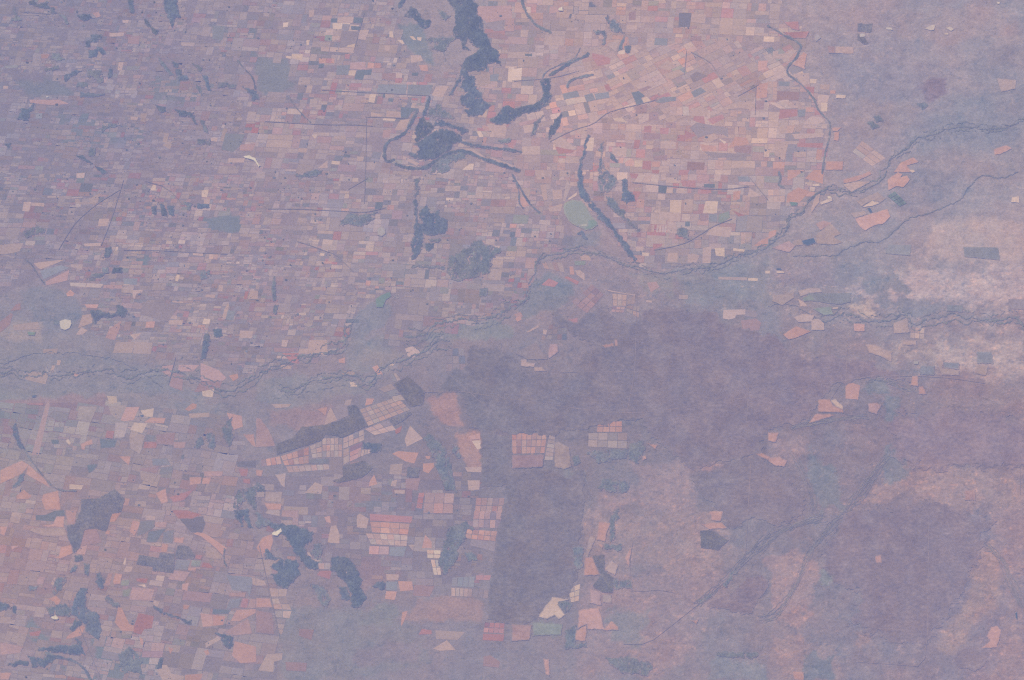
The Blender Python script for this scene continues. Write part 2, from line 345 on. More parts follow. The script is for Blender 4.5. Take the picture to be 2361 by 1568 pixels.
WOOD = """
1 00 260,15 300,8 350,35 430,20 460,65 520,70 490,90 530,120 480,125 465,85 400,70 340,55 270,40
2 00 530,125 600,140 630,200 620,230 590,170
1 00 715,145 830,130 835,165 800,195 760,190
1 00 835,315 935,312 945,350 900,375 870,395 840,370
1 00 790,385 830,378 828,430 790,432
1 00 820,470 900,460 885,530 818,528
1 00 895,440 940,445 975,490 950,505 915,470
2 00 485,500 530,495 595,545 560,560 470,540
2 00 420,640 540,610 545,630 420,655
1 00 585,700 640,690 690,650 760,655 700,690 640,715 600,745
2 00 810,640 930,650 960,740 900,750 820,700
1 00 1010,640 1035,640 1030,700 1000,710
2 00 720,760 800,760 800,800 710,800
1 00 1175,0 1225,0 1230,120 1215,125 1195,70
1 00 1510,-20 1630,-20 1660,155 1620,170 1595,265 1560,200 1545,120 1510,60
1 00 1330,170 1360,190 1390,250 1465,280 1440,320 1400,285 1350,220
2 00 1460,535 1500,570 1560,650 1600,690 1560,690 1500,600
1 00 1590,570 1640,590 1640,620 1600,615
1 00 1620,640 1665,640 1680,690 1630,690
1 00 1640,705 1720,700 1740,730 1650,740
1 00 1865,690 1905,705 1925,790 1945,830 1920,830 1895,760
2 00 1810,790 1845,800 1855,870 1830,850
2 00 1780,585 1870,630 1850,665 1830,640
2 00 2010,770 2170,770 2170,810 2010,800
1 00 1440,975 1530,990 1530,1020 1490,1040
1 00 1615,1010 1780,1045 1810,1140 1780,1110 1770,1080 1650,1060
1 00 165,1095 195,1010 260,1010 310,955 320,960 250,1110
2 00 1820,1290 1935,1270 1930,1330 1820,1325
2 00 1840,1100 1880,1110 1915,1230 1885,1200
2 00 945,1155 1040,1130 1110,1165 1000,1175 940,1220
1 00 50,1330 100,1320 80,1368
1 00 690,1430 760,1440 850,1510 790,1490
1 00 880,1535 965,1568 985,1590 950,1600
1 00 745,860 870,865 960,872 850,890 745,890
2 00 125,60 150,140 190,180 140,200 100,190 140,150
2 00 830,1370 880,1370 870,1430 820,1430
1 00 2235,800 2361,850 2361,930 2330,920 2300,870
1 10 1345,-20 1375,-20 1340,60 1315,65
1 10 1400,100 1440,50 1480,90 1530,170 1610,190 1600,250 1560,270 1500,220 1450,160 1370,150
2 10 1680,90 1720,100 1790,150 1740,190 1690,160
1 10 1740,-20 1990,-20 2042,60 2035,140 2075,170 2095,270 2150,390 2180,440 2240,480 2250,600 2190,580 2150,590 2085,660 1935,655 1900,600 1930,540 2000,500 2060,450 2000,400 1950,340 1930,420 1980,470 1900,440 1880,350 1840,350 1815,290 1840,160 1820,60
2 10 1560,370 1650,350 1740,340 1840,350 1780,400 1740,500 1700,470 1620,440 1640,400
1 10 1900,600 1935,620 1960,690 2010,700 2020,790 2070,850 2110,930 2160,980 2080,1060 1960,1070 1920,1020 1980,1000 1890,970 1880,890 1950,850 1890,800 1900,700 1880,760 1800,870 1770,880 1830,780 1870,740
1 10 1470,1290 1475,1180 1510,1080 1540,1080 1560,1120 1620,1140 1640,1190 1570,1250 1500,1300
1 10 1470,1330 1600,1240 1720,1195 1830,1210 1900,1270 1910,1310 1810,1320 1810,1370 1750,1400 1650,1460 1560,1475 1480,1460 1400,1420 1400,1400 1440,1410 1500,1390 1490,1340
1 10 1660,1100 1780,1130 1860,1170 1960,1190 1960,1220 1900,1240 1850,1200 1740,1160 1640,1160
2 10 1590,1010 1700,960 1720,1020 1810,1060 1820,1100 1740,1100 1640,1080 1580,1060
1 DD 1125,282 1148,262 1165,242 1191,250 1210,244 1230,240 1245,230 1252,215 1246,190 1248,184 1268,180 1268,200 1263,215 1273,222 1270,233 1256,246 1231,258 1206,261 1186,275 1168,285
2 10 2240,1300 2310,1280 2350,1270 2340,1310 2280,1320
2 10 1610,1560 1650,1500 1800,1430 1930,1400 1960,1440 1860,1480 1790,1510 1780,1568 1700,1600 1600,1600
1 10 1600,885 1570,950 1540,1060 1560,1065 1590,980 1610,890
2 20 760,290 830,280 870,290 865,400 835,410 835,320 780,320
2 20 860,170 960,190 1030,300 980,305 900,270
2 20 1040,430 1090,430 1085,485 1055,485
2 20 975,470 1000,390 1030,350 1030,380 1000,450
2 20 165,1255 200,1140 250,1080 290,1070 250,1150 210,1250
1 20 330,1290 350,1200 380,1130 430,1070 465,1035 430,1180 380,1250 335,1300
1 DD 1332,390 1340,362 1350,325 1356,310 1359,313 1353,335 1345,370 1341,392 1345,430 1355,450 1371,470 1386,487 1402,505 1424,535 1442,557 1456,577 1468,597 1463,599 1444,582 1425,553 1406,527 1385,505 1364,481 1342,458 1332,434
2 20 800,1420 820,1330 840,1310 830,1430 850,1590 800,1590
2 20 900,1410 940,1440 970,1490 920,1470
2 21 800,60 870,0 950,60 980,100 950,150 880,200 820,220 800,180
1 21 1020,90 1060,90 1075,200 1120,230 1130,280 1060,300 1010,270 1020,180
2 21 870,250 930,260 980,330 1040,400 1050,450 1100,490 1190,560 1160,565 1060,480 960,400 880,320
2 21 1530,535 1570,525 1630,560 1620,640 1580,610 1530,600
3 30 825,215 960,220 955,300 820,290
3 30 820,300 900,350 930,410 880,410 820,370
1 01 1400,340 1440,335 1440,410 1410,400
1 01 1480,320 1510,320 1540,425 1500,420
1 01 1545,340 1590,340 1600,420 1560,410
1 01 1820,315 1930,318 1925,352 1818,345
2 01 1700,300 1770,310 1745,390 1730,350
1 01 975,720 1020,720 1030,760 1000,805 970,800
2 01 940,905 990,900 1000,950 950,955
1 01 1040,905 1125,905 1115,945 1035,950
2 01 845,960 960,960 920,985 850,985
1 01 1075,1250 1135,1250 1165,1300 1150,1345 1080,1340
1 01 830,1310 900,1290 980,1320 1060,1330 1060,1355 960,1360 870,1400 840,1350
2 01 1840,920 1940,930 1930,980 1850,1010
1 01 1970,1470 2040,1460 2045,1530 1980,1540
2 01 1885,1515 1920,1515 1935,1568 1900,1600 1885,1580
2 01 200,590 240,570 340,520 410,530 400,580 240,620
2 01 490,1390 550,1390 545,1430 500,1430
1 11 1450,270 1480,270 1490,490 1530,500 1540,600 1520,700 1490,800 1440,820 1450,720 1430,720 1460,600 1465,440
1 11 1510,380 1570,330 1610,400 1680,370 1700,430 1770,460 1760,540 1730,590 1640,600 1580,600 1530,590 1500,500 1560,490 1510,440
2 11 1430,875 1740,885 1740,905 1430,895
2 11 1770,880 1780,790 1850,770 1900,730 1980,700 2010,650 2080,660 2120,700 2260,710 2260,750 2150,830 2170,870 2150,950 2050,970 1940,1010 1850,1020 1800,1000 1760,930
2 11 780,470 860,400 960,410 1110,380 1090,460 960,520 780,510
2 11 370,40 530,0 620,0 615,50 530,55 390,70
2 11 1465,80 1510,80 1490,220 1460,260 1470,150
2 11 150,1080 165,990 180,1080 180,1200 160,1200
2 11 165,1250 200,1250 180,1330 160,1320
2 11 1590,640 1700,640 1690,660 1610,660
1 11 1570,690 1640,680 1630,720 1590,750 1570,740
2 11 2065,1095 2130,1095 2120,1160 2065,1160
1 21 598,590 640,560 690,620 690,640 660,625 640,585 610,595
1 02 110,800 150,770 170,880 230,1010 180,1005 130,900
2 02 110,1365 160,1310 190,1240 230,1240 180,1340
3 DD 185,1178 188,1151 230,1148 265,1127 288,1150 280,1180 258,1186 245,1225 222,1220 195,1221 185,1262 178,1270 170,1276 166,1260 155,1240 153,1212 172,1208
3 03 1255,500 1285,410 1460,440 1470,395 1620,400 1600,585 1410,560 1405,525
3 03 1615,400 1640,325 1740,330 1800,410 1785,455 1620,450
2 02 2190,1370 2240,1370 2250,1480 2200,1560 2150,1540
2 02 2250,1400 2361,1320 2361,1568 2280,1500
2 02 1800,940 1850,890 1880,960 1830,1010
2 02 1910,860 1980,870 1980,1000 1920,990
2 02 2050,820 2130,720 2150,900 2120,980 2060,900
1 02 1870,20 1900,0 1930,0 1920,60 1890,180 1850,180 1855,90
3 12 840,610 920,595 1030,795 800,900 640,870 610,920 490,965 190,1060 180,960 340,900 420,800 640,780 860,710
3 12 1230,740 1420,660 1440,680 1350,750 1270,790
3 12 1270,410 1400,330 1560,470 1540,600 1420,620 1370,550 1300,450
3 12 800,1160 1000,1110 1080,1180 980,1270 760,1320 700,1300 800,1260
1 12 985,945 1150,955 1150,1020 1060,1050 1055,1010 985,1000
2 12 0,1300 60,1340 100,1400 0,1390
3 12 1390,1170 1510,1175 1500,1270 1390,1265
2 12 1540,900 1600,860 1740,1000 1800,1150 1850,1400 1740,1380 1640,1100
2 12 1800,960 1850,970 1890,1080 1860,1090 1800,1030
1 13 100,120 350,140 520,200 520,280 440,340 470,420 570,490 570,540 490,550 440,480 350,400 310,300 250,220 180,200
1 13 140,520 230,460 380,460 400,590 280,720 190,690 140,590 220,600
1 13 690,540 700,440 760,430 870,450 940,560 970,640 960,720 1020,800 960,900 880,895 870,830 890,780 830,680 760,600
1 13 750,700 830,720 870,800 850,840 790,820 770,750
2 13 480,680 640,700 690,830 660,900 590,850 540,740
2 13 510,390 540,320 600,320 610,400 560,450
1 13 1080,700 1160,655 1195,680 1190,735 1140,720
2 13 1770,160 1960,110 2000,170 1940,180 1930,260 1870,350 1830,500 1740,590 1680,470 1720,370
2 13 0,20 100,80 230,140 100,150 0,160
1 13 80,370 120,370 140,410 240,450 85,445
2 13 1940,390 2000,390 2030,460 1960,470
1 03 690,800 740,720 800,730 790,900 830,930 910,960 930,1100 900,1200 850,1150 780,1120 800,1060 700,980 650,950
2 03 420,900 620,870 690,940 640,980 480,970
1 03 640,1090 700,1010 760,1030 700,1100 660,1130
1 03 600,1250 720,1240 690,1180 740,1200 780,1330 700,1330 500,1310 340,1285 440,1265
1 03 270,1350 400,1380 440,1340 520,1350 470,1400 400,1440 300,1440
1 03 80,1420 190,1380 270,1400 260,1440 180,1430 80,1440
1 03 885,590 920,580 960,640 950,720 920,730 890,670
1 03 0,840 40,860 110,900 60,920 -20,920
1 03 120,890 145,900 145,950 125,940
2 03 690,420 750,420 760,460 700,480
2 03 770,490 820,500 815,600 780,580
2 03 640,570 700,515 720,525 660,580
2 03 970,800 1000,790 1120,890 1060,895 970,830
1 03 1400,890 1420,885 1560,960 1760,1025 1760,1055 1620,990 1460,930
1 03 2000,1140 2160,1170 2130,1290 2060,1250 2040,1170
1 03 1480,1360 1500,1365 1480,1460 1445,1455
2 03 1090,1340 1200,1260 1300,1370 1300,1500 1120,1480
2 03 500,700 520,620 610,625 560,740 480,780
1 03 2160,0 2280,0 2330,170 2300,170 2240,60 2230,150 2180,80
2 03 270,710 340,700 330,740 280,745
2 22 1075,960 1190,930 1230,1000 1150,1140 1080,1100
2 22 700,1040 900,1010 1060,1015 1060,1090 800,1130
2 22 780,1360 850,1280 1080,1320 1060,1400 900,1400
2 22 560,1080 610,1070 630,1130 570,1150
2 23 930,20 980,-20 990,60 950,120 950,270 910,280 900,140
2 23 860,325 1010,325 1000,365 860,355
3 23 740,420 850,410 860,480 850,560 940,620 930,760 830,760 740,700 820,600 770,500
2 23 930,650 1110,650 1105,725 930,715
2 23 560,350 650,340 640,550 580,550
2 23 490,1110 590,1070 580,1250 690,1220 690,1270 490,1280
2 23 1900,1305 2270,1320 2260,1360 1900,1350
2 23 860,1370 1130,1350 1160,1400 1270,1400 1310,1450 1250,1530 1000,1490
2 23 1940,700 2040,560 2100,540 2020,650 1980,710
2 23 1720,850 1830,770 1840,790 1740,860
2 23 420,880 440,840 500,830 545,870 530,930 480,940
3 23 1730,190 1840,180 2000,280 1900,370 1740,350
2 30 1360,960 1420,950 1470,970 1430,1010
2 30 970,1075 1030,1060 1060,1110 1000,1130
2 30 920,1130 960,1120 1020,1170 970,1190
"""

STROKE = """
1 7 10 1490,1015 1430,1140 1380,1220 1310,1270 1230,1290 1190,1350 1180,1420 1190,1480 1240,1495 1270,1475
1 8 10 1290,1515 1380,1545 1500,1562 1570,1545 1650,1490 1750,1430 1850,1390 1950,1400 2050,1450 2200,1500 2361,1550 2420,1575
1 7 10 1900,1310 2000,1340 2130,1360 2361,1385 2440,1400
2 7 20 90,-20 110,80 150,150 220,240 320,280 345,300
1 8 20 350,690 420,650 500,600 600,550 680,520 700,500
2 4 20 280,720 300,670 400,610 560,555 600,510 625,445
2 6 20 510,800 520,760 570,725 650,710 740,690
2 5 30 0,240 60,270 150,330 240,370 310,420 290,470 260,540 190,600 170,660 200,700
2 4.5 30 200,700 260,740 330,800 400,880 440,940 450,1000 500,1060 570,1120 575,1200 560,1290 530,1400 510,1500 500,1600
1 4 DD 548,140 566,162 578,172 586,186 588,204
1 11 DD 581,212 595,224
2 4 02 230,1010 270,1090 340,1180 420,1280 480,1350 560,1390 700,1390
1 6 03 450,1340 540,1355 640,1380 720,1410 790,1480 850,1580
1 3 01 240,830 280,860 310,900 350,970 410,1050
1 5 21 0,40 60,140 110,230 160,310 250,390
1 4 21 40,120 70,220 60,300 100,350
2 3.5 10 300,890 350,970 420,1050 500,1125
2 5 31 100,20 120,80 90,140 140,160
2 4 03 2070,360 2060,460 2090,520
"""

RIVER = """
2.6 3.2 DD 2400,262 2361,273 2333,290 2300,298 2250,296 2200,290 2153,310 2120,316 2103,322 2097,337 2078,350 2060,362 2047,372 2045,395 2030,420 2000,435 1965,444 1930,438 1905,436 1880,450 1864,462 1857,480 1850,492 1818,492 1820,517 1812,534 1795,547 1772,567 1735,585 1713,585 1695,592 1680,600 1655,612 1618,619 1580,619 1555,625 1530,634 1512,630 1487,622 1467,615 1442,612 1430,607 1420,600 1397,592 1380,585 1355,582 1342,577 1320,577 1292,582 1267,590 1242,600 1235,610 1233,630 1222,647 1218,667 1213,692 1200,702 1180,704|main river winding across the whole scene from the right edge towards the green lake
4.0 3.4 DD 1180,704 1162,718 1140,729 1115,735 1085,739 1060,735 1040,742 1015,745 995,750 987,765 975,772 952,776 935,775|winding river reach below the broad dark wood
3.4 3.0 DD 1040,790 1015,780 1002,790 990,802 975,815 950,820 935,830 900,838 880,850 870,862 860,875 847,882 835,880 825,865 800,865 780,868 755,872 720,878 695,890 680,905 660,900 640,895|tree-lined channel running past the left end of the dark scrub
3.4 4.0 DD 813,736 808,750 797,757 790,772 797,787 790,803 770,808 740,815 720,818 710,828 695,822 685,830 672,832 650,838 625,848 600,862 588,875 575,880 560,888 545,897 530,900 520,905 508,900 488,890 477,885 465,875 440,870 425,860 400,857 380,852 335,855 312,867 300,870 282,870 270,866 260,850 250,848 235,855 195,857 160,864 142,868 125,865 112,866 105,850 97,862 82,867 55,867 40,860 32,850 20,857 -20,862|lower-left river with tight meanders through the grey-green plain
1.6 3.0 31 2300,20 2200,70 2100,70 2040,45 1960,55 1920,90 1860,150 1830,200 1800,240 1740,300 1640,330 1560,370 1480,410 1350,430 1270,460 1220,510 1170,560 1100,620 1050,660 1000,665 900,655 820,685 760,710 680,750 620,800 500,790 330,790 230,800|thin wriggling creek below the black reservoir on the right
3.0 4.0 31 2440,1470 2361,1450 2300,1370 2250,1350 2150,1380 2050,1390 1950,1380 1900,1350 1830,1390 1800,1350 1700,1330 1650,1330 1640,1360 1500,1365 1450,1380 1400,1430 1330,1420 1300,1360 1230,1335 1200,1340 1190,1390 1150,1370 1120,1395 1050,1400 900,1400 850,1370 800,1340 700,1320 600,1380 500,1400|meandering tree-lined creek crossing the pale right-hand plain
1.3 3.5 02 1500,440 1400,370 1300,300 1200,230 1000,160 760,130 560,120 300,110 100,200 0,220|faint upper channel crossing the grey-green river plain at left
1.0 2.5 31 500,1400 300,1270 150,1230 0,1260|faint stub of creek left of the green gridded crops by the river
"""
DRAIN = """
33 -100,380 0,300 80,220 240,160 400,110 520,60
33 720,0 600,130 480,260 380,410 300,640 200,790 80,960 -60,1000
32 1180,1000 1000,1200 850,1400 720,1568
32 240,1080 330,1250 420,1450 430,1568
32 900,350 1000,330 1150,380 1250,430 1330,480
32 250,820 400,760 600,720 900,720
23 2361,240 2150,450 1900,720 1700,870
33 2361,900 2250,700 2150,450 2000,330
"""
ROAD = """
p 1.08 DD 910,907 1060,902 1090,907 1180,921 1256,931 1356,946 1443,952 1480,952 1580,940 1771,908 1871,890 1942,879 1996,869 2053,867 2121,867 2196,872 2271,884|long pale highway crossing the dark scrub from left to right
p 0.86 DD 1028,857 1078,900 1115,934 1180,989 1191,997|pale diagonal track running down into the pink gridded block
p 0.86 DD 1366,799 1356,856|short pale straight track above the long highway
p 0.86 DD 1468,700 1464,856 1461,871 1446,949|straight pale track down to the kink of the long highway
p 0.75 DD 1291,858 1631,857|faint level track across the upper dark scrub
p 0.86 DD 1953,804 1950,879|straight pale track meeting the highway from above at right
p 0.75 DD 1942,879 1931,829 1911,799|pale track slanting up left from the highway crossing
p 0.75 DD 1942,879 1916,920|pale track slanting down from the highway crossing
p 0.75 DD 2352,980 2352,1140|vertical pale track along the right edge
p 1.19 DD 2142,1176 2140,1300 2138,1511 2116,1536|long vertical pale track through the right-hand purple scrub
p 0.86 DD 2116,1536 1975,1526|pale track along the bottom of the right-hand purple scrub
p 0.86 DD 1726,894 1720,997|vertical pale track under the highway right of centre
p 1.08 DD 1731,1071 1725,1176 1718,1286|vertical pale track beside the fringe of the central scrub
p 1.08 DD 1732,1286 1705,1311 1635,1373 1550,1441 1492,1486 1437,1485|long pale diagonal road in the lower centre running down left
p 0.98 DD 1458,1362 1480,1363 1520,1360 1555,1367|short curving pale road left of the long diagonal road
p 0.86 DD 1459,1248 1450,1311 1459,1361|pale track on the right of the orange clearings
p 0.75 DD 1180,1227 1288,1231 1300,1226|faint pale track inside the lower dark scrub
p 0.86 DD 1195,1498 1230,1538 1270,1561|pale diagonal track at the bottom edge left of centre
p 1.08 DD 1844,1080 1855,1104 1871,1144|pale track along the grey drainage below the orange fields
d 1.61 DD 610,280 715,286 770,288 808,287 860,291|dark straight treeline road left of the looping river ridge
d 1.10 DD 742,208 815,212 877,215 990,221|dark level farm road above the straight treeline road
d 1.10 DD 845,270 940,273|dark farm road beside the triangular dark field
d 1.10 DD 845,270 843,392 840,470|dark vertical farm road left of the looping ridge
d 0.99 DD 840,30 815,120|dark farm road among top centre fields
d 1.35 DD 617,482 690,482 730,484 805,488 840,491 890,479|dark road across the left centre fields
d 1.48 DD 685,557 715,566 753,580 775,587 797,609 815,627|dark diagonal treeline road above the green crop
d 1.10 DD 803,437 848,411|short dark diagonal farm road below the straight treeline road
d 1.23 DD 1268,327 1300,310 1330,297 1368,287 1393,265 1413,255 1473,241 1515,230|dark road rising through the rotated fields
d 0.99 DD 1180,187 1218,185 1280,179 1330,165|dark farm road left of the rotated fields
d 1.10 DD 1583,117 1578,172|dark vertical farm road in the rotated fields
d 1.35 DD 1593,120 1636,142 1651,162 1665,190|dark creek line bending down through the rotated fields
d 1.10 DD 1750,195 1701,222|dark diagonal road at the right of the rotated fields
d 1.10 DD 1743,195 1741,265|dark vertical treeline at the right of the rotated fields
d 1.84 DD 1458,421 1531,428 1606,435 1681,437 1726,430|dark curving road across the fields right of the green lake
d 1.48 DD 1726,407 1771,462|dark diagonal line right of the curving road
d 1.23 DD 1688,505 1643,522 1606,547 1571,565 1508,577|dark diagonal road down to the main river
d 1.23 DD 278,437 220,472 175,512 155,542 135,577|dark diagonal road in the far left fields
d 1.10 DD 285,415 260,497 248,530 233,567|dark road leaning down the far left fields
d 1.10 DD 285,577 383,578 450,583 525,586|dark level road in the far left fields
d 1.10 DD 335,418 385,432 425,475|dark curving road in the left fields
d 1.23 DD 0,140 15,160 33,185|dark short line at the upper left edge
d 0.99 DD 45,27 115,33|dark short road near the top left corner
d 1.10 DD 405,824 388,887|dark straight road down to the lower-left river
d 1.48 DD 598,1258 615,1338 633,1413 644,1466|dark road between the lower-left strip paddocks
d 1.10 DD 155,1380 230,1560|thin dark track at the bottom left
"""

